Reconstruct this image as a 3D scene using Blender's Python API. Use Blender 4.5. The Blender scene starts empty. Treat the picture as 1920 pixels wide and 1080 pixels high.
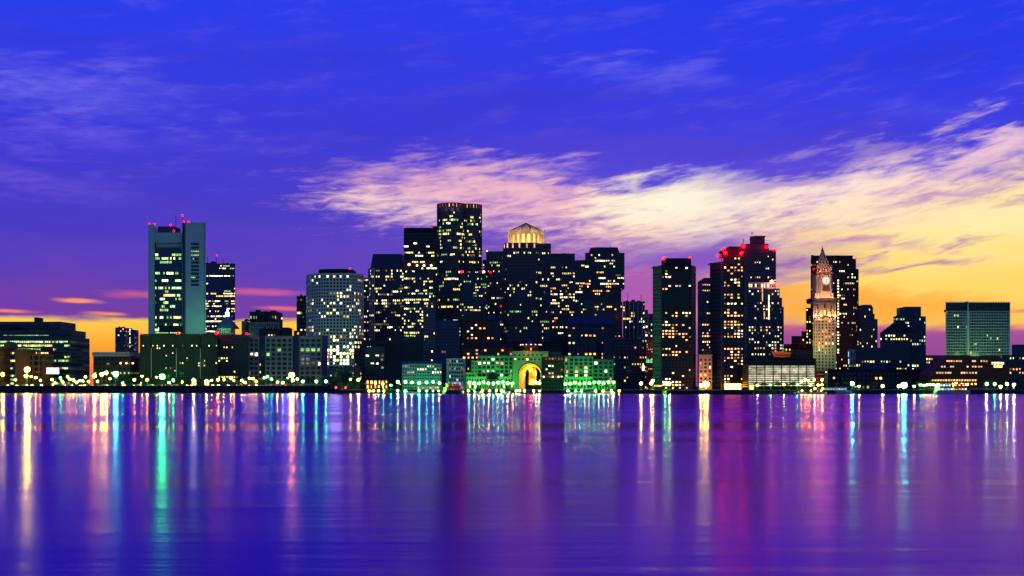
import bpy, math, random
from mathutils import Vector
R = math.radians
RNG = random.Random(7)

# ------------------------------------------------------------------ camera
SC = bpy.context.scene
COL = SC.collection
F, H, HOR = 2500.0, 5.6, 724.0        # focal length in photo pixels, eye height, horizon row
cd = bpy.data.cameras.new('camera'); cam = bpy.data.objects.new('camera', cd); COL.objects.link(cam)
cd.sensor_width = 36; cd.lens = 36 * F / 1920; cd.shift_y = (HOR - 540) / 1920
cd.clip_start = .5; cd.clip_end = 40000
cam.location = (0, 0, H); cam.rotation_euler = (R(90), 0, 0)
SC.camera = cam
SC.view_settings.view_transform = 'Standard'; SC.view_settings.look = 'None'
SC.view_settings.exposure = 0; SC.view_settings.gamma = 1
SC.cycles.use_denoising = True
SC.cycles.max_bounces = 5; SC.cycles.diffuse_bounces = 2; SC.cycles.glossy_bounces = 3
SC.cycles.sample_clamp_indirect = 6
SC.cycles.use_light_tree = True

def lin(c):
    return tuple(((x / 255) / 12.92 if x / 255 <= .04045 else (((x / 255) + .055) / 1.055) ** 2.4) for x in c)

# ------------------------------------------------------------------ sky
W = bpy.data.worlds.new('World'); SC.world = W; W.use_nodes = True
nt = W.node_tree; nt.nodes.clear()
class NB:
    """small helper for wiring nodes"""
    def __init__(s, nt): s.nt = nt
    def n(s, t, **k):
        x = s.nt.nodes.new(t)
        for a, b in k.items(): setattr(x, a, b)
        return x
    def put(s, sock, v):
        if hasattr(v, 'is_output') or isinstance(v, bpy.types.NodeSocket): s.nt.links.new(v, sock)
        elif isinstance(v, (tuple, list)) and len(sock.default_value) == 4 and len(v) == 3: sock.default_value = (*v, 1)
        else: sock.default_value = v
    def m(s, op, a, b=0.0, c=0.0, clamp=False):
        x = s.n('ShaderNodeMath', operation=op, use_clamp=clamp)
        s.put(x.inputs[0], a); s.put(x.inputs[1], b)
        if op in ('MULTIPLY_ADD',): s.put(x.inputs[2], c)
        return x.outputs[0]
    def mr(s, v, a, b, c=0.0, d=1.0, t='SMOOTHSTEP'):
        x = s.n('ShaderNodeMapRange', interpolation_type=t)
        s.put(x.inputs['Value'], v)
        for k, q in (('From Min', a), ('From Max', b), ('To Min', c), ('To Max', d)): s.put(x.inputs[k], q)
        return x.outputs[0]
    def mix(s, f, a, b):
        x = s.n('ShaderNodeMix', data_type='RGBA')
        s.put(x.inputs[0], f); s.put(x.inputs[6], a); s.put(x.inputs[7], b)
        return x.outputs[2]
    def xyz(s, x, y, z=0.0):
        c = s.n('ShaderNodeCombineXYZ')
        for i, v in enumerate((x, y, z)): s.put(c.inputs[i], v)
        return c.outputs[0]
    def noise(s, vec, scale, detail=4, rough=.55, dist=0.0):
        x = s.n('ShaderNodeTexNoise'); s.put(x.inputs['Vector'], vec)
        x.inputs['Scale'].default_value = scale; x.inputs['Detail'].default_value = detail
        x.inputs['Roughness'].default_value = rough; x.inputs['Distortion'].default_value = dist
        return x.outputs['Fac']
    def ramp(s, f, stops):
        x = s.n('ShaderNodeValToRGB'); cr = x.color_ramp
        while len(cr.elements) < len(stops): cr.elements.new(.5)
        for e, (p, c) in zip(cr.elements, stops): e.position = p; e.color = (*c, 1)
        s.put(x.inputs[0], f)
        return x.outputs[0]

def build_sky():
    b = NB(nt)
    tc = b.n('ShaderNodeTexCoord'); sp = b.n('ShaderNodeSeparateXYZ'); nt.links.new(tc.outputs['Generated'], sp.inputs[0])
    x, y, z = sp.outputs
    yy = b.m('MAXIMUM', y, .12)
    # heading and height of the view ray in thousandths of the focal length: purely a direction on the sky
    U = b.m('MULTIPLY_ADD', b.m('DIVIDE', x, yy), F / 1000, .960)
    V = b.m('MULTIPLY_ADD', b.m('DIVIDE', z, yy), -F / 1000, HOR / 1000)
    # cirrus streaks: noise stretched along shallow slopes, rising towards the right
    slope = b.mr(U, .2, 1.9, .03, -.11, 'LINEAR')
    Vs = b.m('SUBTRACT', V, b.m('MULTIPLY', slope, U))
    streak = b.noise(b.xyz(b.m('MULTIPLY', U, 2.3), b.m('MULTIPLY', Vs, 11), 0), 2.6, 7, .56, .4)
    fine = b.noise(b.xyz(b.m('MULTIPLY', U, 9), b.m('MULTIPLY', Vs, 42), 3.1), 2.2, 6, .60, .5)
    big = b.noise(b.xyz(b.m('MULTIPLY', U, 1.1), b.m('MULTIPLY', V, 4.2), 8), 2.0, 4, .5, .3)
    n1 = b.m('SUBTRACT', streak, .5); n2 = b.m('SUBTRACT', fine, .5); n3 = b.m('SUBTRACT', big, .5)
    Vw = b.m('ADD', V, b.m('ADD', b.m('MULTIPLY', n1, .085), b.m('MULTIPLY', n3, .07)))
    Uw = b.m('ADD', U, b.m('ADD', b.m('MULTIPLY', n3, .34), b.m('MULTIPLY', n2, .12)))
    # clear air behind the clouds, from overhead to the horizon
    left = b.ramp(b.mr(Vw, -.6, .75, 0, 1, 'LINEAR'), [
        (0, lin((6, 20, 110))), (.30, lin((8, 26, 150))), (.43, lin((18, 50, 232))), (.50, lin((34, 48, 226))), (.62, lin((44, 40, 214))),
        (.74, lin((58, 40, 194))), (.815, lin((78, 44, 184))), (.875, lin((106, 48, 162))), (.93, lin((112, 46, 148))), (1, lin((112, 44, 140)))])
    right = b.ramp(b.mr(Vw, -.6, .75, 0, 1, 'LINEAR'), [
        (0, lin((90, 40, 130))), (.30, lin((150, 66, 160))), (.43, lin((10, 46, 232))), (.53, lin((14, 44, 230))), (.62, lin((48, 46, 220))),  # upper stops lie out of view, pink added to tint the water
        (.70, lin((96, 70, 214))), (.78, lin((150, 96, 196))), (.86, lin((190, 110, 170))), (1, lin((130, 60, 150)))])
    col = b.mix(b.mr(Uw, .45, 1.75), left, right)

    def blob(col, u, v, ru, rv, ang, c, k, amt=.0, fn=0.0, hard=0.0, warp=True, tex=.36):
        """one bank of cloud: an ellipse on the sky with its edge eaten by the streak noise"""
        du = b.m('SUBTRACT', Uw if warp else U, u); dv = b.m('SUBTRACT', Vw if warp else V, v)
        ca, sa = math.cos(R(ang)), math.sin(R(ang))
        a = b.m('ADD', b.m('MULTIPLY', du, ca / ru), b.m('MULTIPLY', dv, sa / ru))
        q = b.m('ADD', b.m('MULTIPLY', du, -sa / rv), b.m('MULTIPLY', dv, ca / rv))
        d = b.m('SQRT', b.m('ADD', b.m('MULTIPLY', a, a), b.m('MULTIPLY', q, q)))
        if amt: d = b.m('ADD', d, b.m('MULTIPLY', n1, -amt))
        if fn: d = b.m('ADD', d, b.m('MULTIPLY', n2, -fn))
        kk = b.m('MULTIPLY', b.mr(d, 1.08, hard - .35, 0, 1), b.mr(b.m('ADD', b.m('MULTIPLY', fine, .6), b.m('MULTIPLY', streak, .4)), .30, .62, k * (1 - tex), k)) if tex else b.mr(d, 1.0, hard, 0, k)
        return b.mix(kk, col, lin(c))
    # faint lit veils high on the left and centre
    wisps = b.mr(b.m('ADD', b.m('MULTIPLY', streak, .7), b.m('MULTIPLY', fine, .3)), .48, .74, 0, .16)
    col = b.mix(b.m('MULTIPLY', wisps, b.mr(V, .56, .30)), col, lin((150, 120, 240)))
    col = blob(col, .12, .165, .34, .075, 6, (124, 112, 236), .62, 1.6, .8)
    col = blob(col, .20, .255, .30, .04, 4, (120, 96, 228), .45, 1.8, .9)
    col = blob(col, .10, .345, .30, .04, 8, (116, 84, 216), .45, 1.8, .9)
    col = blob(col, 1.24, .14, .22, .045, 6, (120, 110, 236), .5, 1.8, .9)
    col = blob(col, 1.72, .20, .22, .035, 10, (74, 80, 234), .4, 1.5, .9)
    # dark purple clouds over the middle of the sky
    col = blob(col, 1.10, .275, .50, .05, -3, (64, 44, 206), .75, 1.2, .6)
    col = blob(col, .50, .47, .46, .10, 0, (74, 44, 188), .5, 1.0, .5)
    for (u, v, ru, rv, a_) in ((.55, .10, .34, .05, -2), (1.0, .19, .40, .045, -4), (.16, .42, .30, .05, 3), (1.72, .10, .34, .04, -8), (.08, .06, .24, .03, 2), (.72, .245, .26, .04, 0)):
        col = blob(col, u, v, ru, rv, a_, (34, 30, 196), .55, 1.4, .6)
    # yellow afterglow low on the right, orange under it
    col = blob(col, 1.92, .50, .64, .20, -4, (255, 214, 104), 1.0, .5, .2, .45, True, 0)
    col = blob(col, 1.60, .580, .48, .06, 2, (250, 172, 66), 1.0, .5, .2, .2, True, 0)
    col = blob(col, 1.84, .43, .46, .10, -5, (255, 236, 170), .9, .9, .4, .1, True, .15)
    # the big sunlit cloud bank
    col = blob(col, .84, .365, .31, .088, 2, (236, 176, 196), .95, 1.5, 1.1, .25)
    col = blob(col, .76, .385, .17, .038, 4, (252, 214, 206), .85, 1.4, 1.3, .1)
    col = blob(col, 1.02, .375, .27, .078, 4, (240, 182, 196), .95, 1.4, 1.0, .25)
    col = blob(col, 1.20, .425, .22, .062, -8, (246, 190, 180), .9, 1.2, .9, .25)
    col = blob(col, 1.27, .385, .24, .080, -3, (255, 226, 196), 1.0, 1.0, .8, .2, True, .2)
    col = blob(col, 1.62, .365, .50, .105, -13, (248, 206, 192), 1.0, 1.4, 1.0, .35)
    col = blob(col, 1.86, .285, .26, .050, -20, (234, 190, 214), .9, 1.6, 1.1, .2)
    col = blob(col, 1.55, .40, .42, .050, -8, (255, 232, 190), .9, 1.4, 1.0, .15)
    col = blob(col, 1.28, .385, .23, .078, -3, (255, 246, 220), 1.0, .8, .8, .25, True, .12)
    col = blob(col, 1.55, .345, .30, .05, -12, (255, 232, 216), .8, 1.2, 1.0, .1, True, .2)
    col = blob(col, 1.86, .40, .26, .06, -8, (255, 236, 176), .8, 1.0, .8, .2)
    col = blob(col, 1.44, .268, .40, .034, -7, (58, 40, 196), .8, 1.2, .6)
    col = blob(col, .60, .31, .30, .04, 2, (62, 44, 198), .6, 1.2, .6)
    col = blob(col, .30, .43, .34, .05, 2, (58, 40, 196), .5, 1.2, .6)
    col = blob(col, 1.80, .455, .13, .009, -6, (170, 96, 176), .8, 1.0, .7, .2)
    # purple bars crossing it and lying below it
    col = blob(col, 1.30, .475, .19, .052, -3, (112, 62, 190), .95, 1.1, .6, .45)
    col = blob(col, 1.50, .50, .20, .030, -4, (128, 62, 184), .9, 1.1, .6, .3)
    col = blob(col, 1.20, .565, .24, .075, 0, (176, 76, 172), .9, .9, .5, .35)
    col = blob(col, 1.69, .492, .17, .014, -5, (150, 76, 176), .95, 1.2, .7, .2)
    col = blob(col, 1.64, .462, .15, .012, -5, (176, 98, 190), .8, 1.3, .8, .2)
    col = blob(col, 1.75, .372, .20, .011, -9, (170, 104, 196), .75, 1.3, .9, .2)
    col = blob(col, 1.56, .300, .30, .030, -10, (74, 48, 206), .7, 1.5, .8, .2)
    col = blob(col, 1.46, .345, .17, .016, -8, (120, 78, 204), .6, 1.5, .9, .2)
    # pink wisps low over the left, then the orange slot above the roofs
    for (u, v, ru, rv, a_, c, k) in ((.26, .552, .09, .012, 2, (206, 84, 132), .8), (.49, .548, .12, .010, 2, (210, 84, 150), .8),
                                    (.145, .564, .062, .0065, 3, (255, 150, 96), 1.), (.02, .583, .06, .006, 2, (250, 130, 100), .9),
                                    (.20, .588, .06, .0055, 3, (255, 150, 80), .9), (.53, .578, .07, .006, 2, (236, 96, 130), .9)):
        col = blob(col, u, v, ru, rv, a_, c, k, .8, .8, .1, False, 0)
    slot = b.mr(b.m('ADD', V, b.m('ADD', b.m('MULTIPLY', n1, .03), b.m('MULTIPLY', U, -.012))), .588, .602)
    slot = b.m('MULTIPLY', slot, b.mr(U, .80, .62))
    col = b.mix(slot, col, b.ramp(b.mr(V, .595, .70, 0, 1, 'LINEAR'), [(0, lin((255, 208, 78))), (.5, lin((250, 164, 54))), (1, lin((236, 110, 60)))]))
    col = b.mix(b.m('MULTIPLY', slot, b.mr(streak, .60, .70, 0, .6)), col, lin((200, 84, 96)))
    # purple haze bank along the horizon on the right
    bank = b.m('MULTIPLY', b.mr(b.m('ADD', V, b.m('ADD', b.m('MULTIPLY', n1, .03), b.m('MULTIPLY', n3, .02))), .604, .620), b.mr(U, 1.36, 1.46))
    col = b.mix(bank, col, b.ramp(b.mr(V, .60, .72, 0, 1, 'LINEAR'), [(0, lin((206, 96, 120))), (.25, lin((150, 72, 154))), (1, lin((132, 64, 142)))]))
    col = blob(col, 1.93, .582, .06, .006, -3, (196, 70, 118), .8, .4, .3, .2, False)
    # eastern half of the sky, behind the viewer: dusk blue, brightened to light the facades
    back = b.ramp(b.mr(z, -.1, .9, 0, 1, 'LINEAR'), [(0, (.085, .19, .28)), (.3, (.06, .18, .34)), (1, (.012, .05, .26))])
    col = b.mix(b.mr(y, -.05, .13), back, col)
    # above 40 degrees: plain blue
    col = b.mix(b.mr(z, .32, .65), col, b.mix(b.mr(y, -.5, .5), (.010, .045, .42), (.010, .035, .60)))
    sky = b.n('ShaderNodeTexSky', sky_type='NISHITA'); sky.sun_disc = False
    sky.sun_elevation = R(-2); sky.sun_rotation = R(8)
    b1 = b.n('ShaderNodeBackground'); b.put(b1.inputs[0], sky.outputs[0]); b1.inputs[1].default_value = .05
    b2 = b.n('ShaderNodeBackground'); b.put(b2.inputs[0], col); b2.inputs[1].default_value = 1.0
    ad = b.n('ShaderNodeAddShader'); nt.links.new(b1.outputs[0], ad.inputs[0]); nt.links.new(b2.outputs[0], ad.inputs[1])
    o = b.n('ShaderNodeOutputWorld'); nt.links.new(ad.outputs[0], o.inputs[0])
build_sky()
W.cycles.sampling_method = 'MANUAL'; W.cycles.sample_map_resolution = 512

# ------------------------------------------------------------------ materials
MATS = {}
def wall(name, c, rough=.8, var=.25, scale=.12, spec=.3):
    """painted stone, brick or metal with soft weather staining"""
    if name in MATS: return MATS[name]
    m = bpy.data.materials.new(name); m.use_nodes = True; t = m.node_tree; b = NB(t)
    p = t.nodes['Principled BSDF']; g = b.n('ShaderNodeNewGeometry')
    n = b.noise(g.outputs['Position'], scale, 6, .6)
    mp = b.n('ShaderNodeMapping'); t.links.new(g.outputs['Position'], mp.inputs[0]); mp.inputs['Scale'].default_value = (1, 1, .12)
    n2 = b.noise(mp.outputs[0], scale * 6, 3, .6)
    k = b.m('MULTIPLY_ADD', b.m('ADD', n, n2), var, 1 - var)
    col = b.n('ShaderNodeVectorMath', operation='SCALE'); col.inputs[0].default_value = c; b.put(col.inputs['Scale'], k)
    t.links.new(col.outputs[0], p.inputs['Base Color']); p.inputs['Roughness'].default_value = rough
    p.inputs['Specular IOR Level'].default_value = spec
    MATS[name] = m; return m
def glass(name, c, rough=.12, spec=.6, metal=0.0):
    if name in MATS: return MATS[name]
    m = bpy.data.materials.new(name); m.use_nodes = True; t = m.node_tree; b = NB(t)
    p = t.nodes['Principled BSDF']; g = b.n('ShaderNodeNewGeometry')
    n = b.noise(g.outputs['Position'], .35, 3, .6)
    p.inputs['Base Color'].default_value = (*c, 1); p.inputs['Metallic'].default_value = metal
    b.put(p.inputs['Roughness'], b.mr(n, .3, .7, rough * .6, rough * 1.6, 'LINEAR')); p.inputs['Specular IOR Level'].default_value = spec
    MATS[name] = m; return m
def glow(name, c, s, var=True, light=False, scale=.4):
    if name in MATS: return MATS[name]
    m = bpy.data.materials.new(name); m.use_nodes = True; t = m.node_tree; b = NB(t)
    p = t.nodes['Principled BSDF']; p.inputs['Base Color'].default_value = (.02, .02, .02, 1)
    p.inputs['Emission Color'].default_value = (*c, 1)
    if var:
        g = b.n('ShaderNodeNewGeometry'); oi = b.n('ShaderNodeObjectInfo')
        n = b.noise(g.outputs['Position'], scale, 3, .7)
        k = b.mr(n, .32, .68, .35, 1.5, 'LINEAR')
        k = b.m('MULTIPLY', k, b.mr(oi.outputs['Random'], 0, 1, .55, 1.3, 'LINEAR'))
        b.put(p.inputs['Emission Strength'], b.m('MULTIPLY', k, s))
    else: p.inputs['Emission Strength'].default_value = s
    m.cycles.emission_sampling = 'FRONT' if light else 'NONE'
    MATS[name] = m; return m
LIT = {'Y': glow('lit_yellow', (1, .74, .22), 2.3), 'W': glow('lit_cream', (1, .86, .46), 3.2), 'O': glow('lit_amber', (1, .38, .12), 2.8),
       'G': glow('lit_green_tube', (.50, 1, .30), .9), 'C': glow('lit_cool', (.55, .95, .85), 1.3), 'D': glow('lit_dim', (.8, .5, .16), .42),
       'R': glow('lit_red', (1, .10, .05), 1.1), 'P': glow('lit_pink', (1, .42, .24), 1.7), 'H': glow('lit_bright', (1, .92, .36), 11, True, True),
       'V': glow('lit_violet', (.8, .6, 1), 1.4), 'A': glow('lit_gold', (1, .50, .10), 2.4), 'L': glow('lit_lobby', (1, .36, .05), 26, True, True), 'g': glow('lit_pale_green', (.62, 1, .45), 1.7)}
GLASS = glass('dark_window_glass', (.010, .016, .03))
GBLUE = glass('blue_window_glass', (.02, .05, .12), .2, .8)
NAVY = wall('navy_granite', (.026, .046, .085)); INK = wall('black_granite', (.012, .018, .034))
SLATE = wall('slate_panel', (.045, .065, .085)); TEAL = wall('grey_green_aluminium', (.50, .60, .52), .55)
BLUEP = wall('blue_grey_panel', (.055, .085, .17)); STONE = wall('buff_stone', (.30, .27, .21)); GREYC = wall('grey_concrete', (.16, .17, .19))
BRICK = wall('red_brick', (.16, .06, .035)); BROWN = wall('brown_brick', (.12, .045, .03)); WINE = wall('wine_granite', (.07, .018, .022))
CREAM = wall('cream_stone', (.42, .38, .29)); PALE = wall('pale_precast', (.46, .52, .46)); OLIVE = wall('mossy_stone', (.026, .032, .030))
ROOF = wall('roof_slate', (.02, .025, .035)); BROOF = wall('blue_copper_roof', (.03, .05, .16)); DARKM = wall('dark_metal', (.02, .02, .022), .5)
PINKG = wall('mauve_granite', (.10, .06, .075)); WHITE = wall('white_paint', (.75, .75, .75), .4)

# ------------------------------------------------------------------ mesh helpers
def X(px, Y): return (px - 960) / F * Y
def Z(py, Y): return H + (HOR - py) / F * Y
class MB:
    def __init__(s): s.v = []; s.f = []; s.mi = []; s.mats = []
    def mat(s, m):
        if m not in s.mats: s.mats.append(m)
        return s.mats.index(m)
    def face(s, pts, m):
        i = len(s.v); s.v += [tuple(p) for p in pts]; s.f.append(tuple(range(i, i + len(pts)))); s.mi.append(s.mat(m))
    def box(s, x0, x1, y0, y1, z0, z1, m):
        s.prism([(x0, y0), (x1, y0), (x1, y1), (x0, y1)], z0, z1, m)
    def prism(s, poly, z0, z1, m, top=None, side=True, bottom=False, scale=None):
        """poly counter-clockwise from above; scale=(factor) shrinks the top ring"""
        n = len(poly); t = poly
        if scale is not None:
            cx = sum(p[0] for p in poly) / n; cy = sum(p[1] for p in poly) / n
            t = [(cx + (p[0] - cx) * scale, cy + (p[1] - cy) * scale) for p in poly]
        if side:
            for i in range(n):
                a, c = poly[i], poly[(i + 1) % n]; a2, c2 = t[i], t[(i + 1) % n]
                s.face([(a[0], a[1], z0), (c[0], c[1], z0), (c2[0], c2[1], z1), (a2[0], a2[1], z1)], m)
        s.face([(p[0], p[1], z1) for p in t], top or m)
        if bottom: s.face([(p[0], p[1], z0) for p in reversed(poly)], m)
    def tube(s, a, b, r0, r1, m, n=6):
        a = Vector(a); b = Vector(b); d = (b - a).normalized()
        u = d.orthogonal().normalized(); w = d.cross(u)
        ring = lambda c, r: [c + (u * math.cos(2 * math.pi * i / n) + w * math.sin(2 * math.pi * i / n)) * r for i in range(n)]
        p, q = ring(a, r0), ring(b, r1)
        for i in range(n):
            j = (i + 1) % n; s.face([p[i], p[j], q[j], q[i]], m)
        s.face(list(reversed(p)), m); s.face(q, m)
    def lathe(s, c, prof, m, n=12):
        for k in range(len(prof) - 1):
            (r0, z0), (r1, z1) = prof[k], prof[k + 1]
            for i in range(n):
                a0, a1 = 2 * math.pi * i / n, 2 * math.pi * (i + 1) / n
                P = lambda r, a, z: (c[0] + r * math.cos(a), c[1] + r * math.sin(a), c[2] + z)
                pts = [P(r0, a0, z0), P(r0, a1, z0), P(r1, a1, z1), P(r1, a0, z1)]
                if r0 < 1e-6: pts = pts[1:] if False else [pts[0], pts[2], pts[3]]
                elif r1 < 1e-6: pts = pts[:3]
                s.face(pts, m)
    def build(s, name, parent=None, origin=(0, 0, 0), **tags):
        me = bpy.data.meshes.new(name)
        ox, oy, oz = origin
        me.from_pydata([(a - ox, b - oy, c - oz) for a, b, c in s.v], [], s.f)
        for m in s.mats: me.materials.append(m)
        me.polygons.foreach_set('material_index', s.mi); me.update()
        o = bpy.data.objects.new(name, me); COL.objects.link(o)
        if parent: o.parent = parent
        else: o.location = origin
        for k, v in tags.items(): o[k] = v
        return o
def empty(name, loc, label, cat, group=None):
    o = bpy.data.objects.new(name, None); COL.objects.link(o); o.location = loc
    o['label'] = label; o['category'] = cat
    if group: o['group'] = group
    return o
PANE = {}
def pane_mesh(w, h, m):
    k = (round(w, 1), round(h, 1), m.name)
    if k not in PANE:
        me = bpy.data.meshes.new('window')
        a, c = k[0] / 2, k[1] / 2
        me.from_pydata([(-a, 0, -c), (a, 0, -c), (a, 0, c), (-a, 0, c)], [], [(0, 1, 2, 3)]); me.materials.append(m); PANE[k] = me
    return PANE[k]

def litmat(nr, nc, p, run, cols, rng, rows=None, rowvar=1.0):
    """which windows are lit: runs of lit offices along each floor"""
    M = []
    for r in range(nr):
        q = p * rng.choice((.1, .3, .6, 1, 1.2, 2.6)) if rowvar else p
        if rows and r in rows: q = rows[r]
        q = min(q, 1); row = [None] * nc; c = 0
        while c < nc:
            if rng.random() < (q if q >= .98 else q / (q + (1 - q) * run + 1e-6)):
                n = nc if q >= .98 else max(1, int(rng.expovariate(1 / run) + .5)); k = rng.choice(cols)
                for j in range(c, min(nc, c + n)): row[j] = k if rng.random() < .85 else rng.choice(cols)
                c += n
            c += 1
            if q >= .98: break
        M.append(row)
    return M

class Bld:
    def __init__(s, name, label, cat, Y, pc, z=3.0, group=None, seed=None):
        s.Y = Y; s.o = (X(pc, Y), Y, z); s.root = empty(name, s.o, label, cat, group)
        s.parts = {}; s.wins = []; s.rng = random.Random(seed if seed is not None else hash_(name + label)); s.dark = MB(); s.tags = {}
    def P(s, part):
        return s.parts.setdefault(part, MB())
    def chain(s, pts, z0, z1, m, part='wall', cw=6, ch=7, wf=.62, hf=.55, rec=.5, p=.15, run=2, cols='YYYW', g=GLASS, top=1.0, bot=0.5,
              rows=None, rowvar=1.0, blind=(), M=None, wins=True):
        """facades along a run of ground points (world metres, left to right seen from outside) with recessed windows"""
        B = s.P(part); px = s.Y / F; cw *= px; ch *= px
        segs = [(Vector(pts[i]), Vector(pts[i + 1])) for i in range(len(pts) - 1)]
        nr = max(1, int(round((z1 - z0 - top - bot) / ch))); fh = (z1 - z0 - top - bot) / nr
        ncs = [max(1, int(round((b - a).length / cw))) for a, b in segs]
        M = M or litmat(nr, sum(ncs), p, run, cols, s.rng, rows, rowvar)
        off = 0
        for si, ((a, b), nc) in enumerate(zip(segs, ncs)):
            d = b - a; L = d.length; t = d / L; n = Vector((t.y, -t.x)); fw = L / nc
            def q(u0, u1, za, zb, dep=0.0, dep2=None):
                dep2 = dep if dep2 is None else dep2
                A, C = a + t * u0 - n * dep, a + t * u1 - n * dep2
                return [(A.x, A.y, za), (C.x, C.y, za), (C.x, C.y, zb), (A.x, A.y, zb)]
            if si in blind or not wins:
                B.face(q(0, L, z0, z1), m); off += nc; continue
            zz = z0
            ww = fw * wf; wh = fh * hf; ang = math.atan2(t.y, t.x)
            for r in range(nr):                      # row 0 is the top floor
                zt = z1 - top - fh * r - fh * (1 - hf) * .5; zb = zt - wh
                up = z1 if r == 0 else z1 - top - fh * (r - 1) - fh * (1 - hf) * .5 - wh
                B.face(q(0, L, zt, up), m)
                for c in range(nc + 1):
                    u0 = 0 if c == 0 else fw * c - (fw - ww) / 2; u1 = L if c == nc else fw * c + (fw - ww) / 2
                    B.face(q(u0, u1, zb, zt), m)
                for c in range(nc):
                    u0 = fw * c + (fw - ww) / 2; u1 = u0 + ww
                    B.face(q(u0, u0, zb, zt, rec, 0), m)
                    B.face(q(u1, u1, zb, zt, 0, rec), m)
                    A0, A1 = a + t * u0, a + t * u1; I0, I1 = A0 - n * rec, A1 - n * rec
                    B.face([(A0.x, A0.y, zb), (A1.x, A1.y, zb), (I1.x, I1.y, zb), (I0.x, I0.y, zb)], m)
                    B.face([(I0.x, I0.y, zt), (I1.x, I1.y, zt), (A1.x, A1.y, zt), (A0.x, A0.y, zt)], m)
                    k = M[r][off + c] if r < len(M) and off + c < len(M[r]) else None
                    quad = q(u0, u1, zb, zt, rec)
                    if k:
                        if wf < .9 and hf < .8 and s.rng.random() < .6:      # a blind half drawn, a lamp in one half of the room
                            f0 = s.rng.uniform(.5, .95); sl = s.rng.random() * (1 - f0); zt_ = zt; zb_ = zb + (zt - zb) * s.rng.choice((0, 0, .25))
                            s.dark.face(quad, g); ua = u0 + (u1 - u0) * sl; ub = ua + (u1 - u0) * f0; quad = q(ua, ub, zb_, zt, rec - .06)
                            cc = a + t * ((ua + ub) / 2) - n * (rec - .06)
                            s.wins.append(((cc.x, cc.y, (zb_ + zt) / 2), ub - ua, zt - zb_, ang, k if s.rng.random() < .8 else 'D', quad)); continue
                        cc = (a + t * ((u0 + u1) / 2) - n * rec)
                        s.wins.append(((cc.x, cc.y, (zb + zt) / 2), ww, wh, ang, k, quad))
                    else: s.dark.face(quad, g)
            B.face(q(0, L, z0, zb), m)
            off += nc
    def vol(s, px0, px1, pytop, pybot=None, dY=0, depth=35, m=NAVY, part='wall', rf=None, side=True, pts=None, zb=None, **k):
        """box-like volume with its silhouette between px0 and px1 and its front at Y+dY"""
        Y = s.Y + dY
        z1 = Z(pytop, Y); z0 = (s.o[2] - .5) if pybot is None else Z(pybot, Y)
        if zb is not None: z0 = zb
        if pts:
            fr = [(X(a, Y + d), Y + d) for a, d in pts]
        else:
            x0 = X(px0, Y if px0 < 960 else Y + depth); x1 = X(px1, Y + depth if px1 < 960 else Y)
            if x1 - x0 < 3: x0, x1 = X(px0, Y), X(px1, Y)
            fr = [(x0, Y), (x1, Y)]
        yb = max(p[1] for p in fr) + depth if pts else Y + depth
        xl, xr = fr[0][0], fr[-1][0]
        if pts:                                   # the far corners splay so that the facade seen keeps its true width
            xl = max(xl, X(pts[0][0], yb)) if pts[0][0] > 960 else xl; xr = min(xr, X(pts[-1][0], yb)) if pts[-1][0] < 960 else xr
        full = [(xl, yb)] + fr + [(xr, yb)]
        bl = set() if side else {0, len(full) - 2}
        if 'blind' in k: bl |= {i + 1 for i in k.pop('blind')}
        s.chain(full, z0, z1, m, part, blind=bl, **k)
        B = s.P(part)
        B.face([(full[-1][0], full[-1][1], z0), (full[0][0], full[0][1], z0), (full[0][0], full[0][1], z1), (full[-1][0], full[-1][1], z1)], m)
        B.face([(p[0], p[1], z1 - .35) for p in full], rf or ROOF)
        w_ = fr[-1][0] - fr[0][0]
        if part == 'wall' and pybot is None and w_ > 14 and z1 > 60:       # lift housings, cooling units and a whip aerial
            for i in range(3):
                a_ = fr[0][0] + w_ * (.12 + .28 * i + s.rng.random() * .1); q_ = MB(); h_ = s.rng.uniform(1.0, 2.6); y_ = yb - depth * .75
                q_.box(a_, a_ + w_ * s.rng.uniform(.08, .18), y_, y_ + 5, z1 - .5, z1 + h_, SLATE); q_.build('roof_plant', s.root, s.o)
            q_ = MB(); a_ = fr[0][0] + w_ * s.rng.uniform(.2, .8); q_.tube((a_, yb - depth * .5, z1 - .5), (a_, yb - depth * .5, z1 + s.rng.uniform(4, 8)), .16, .08, DARKM, 4); q_.build('aerial', s.root, s.o)
        return full, z0, z1
    def blk(s, px0, px1, top, bot, dY=0, depth=20, m=ROOF, part='penthouse', scale=None):
        Y = s.Y + dY; x0 = X(px0, Y if px0 < 960 else Y + depth); x1 = X(px1, Y + depth if px1 < 960 else Y)
        if x1 - x0 < 1.5: x0, x1 = X(px0, Y), X(px1, Y)
        s.P(part).prism([(x0, Y), (x1, Y), (x1, Y + depth), (x0, Y + depth)], Z(bot, Y), Z(top, Y), m, scale=scale)
    def antenna(s, px, top, bot, dY=12, r=.35):
        Y = s.Y + dY; B = MB(); B.tube((X(px, Y), Y, Z(bot, Y)), (X(px, Y), Y, Z(top, Y)), r, r * .4, DARKM, 5)
        h = Z(top, Y) - Z(bot, Y)
        for f in (.55, .8): B.box(X(px, Y) - 1.2, X(px, Y) + 1.2, Y - .15, Y + .15, Z(bot, Y) + h * f, Z(bot, Y) + h * f + .3, DARKM)
        B.build('antenna', s.root, s.o)
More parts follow.
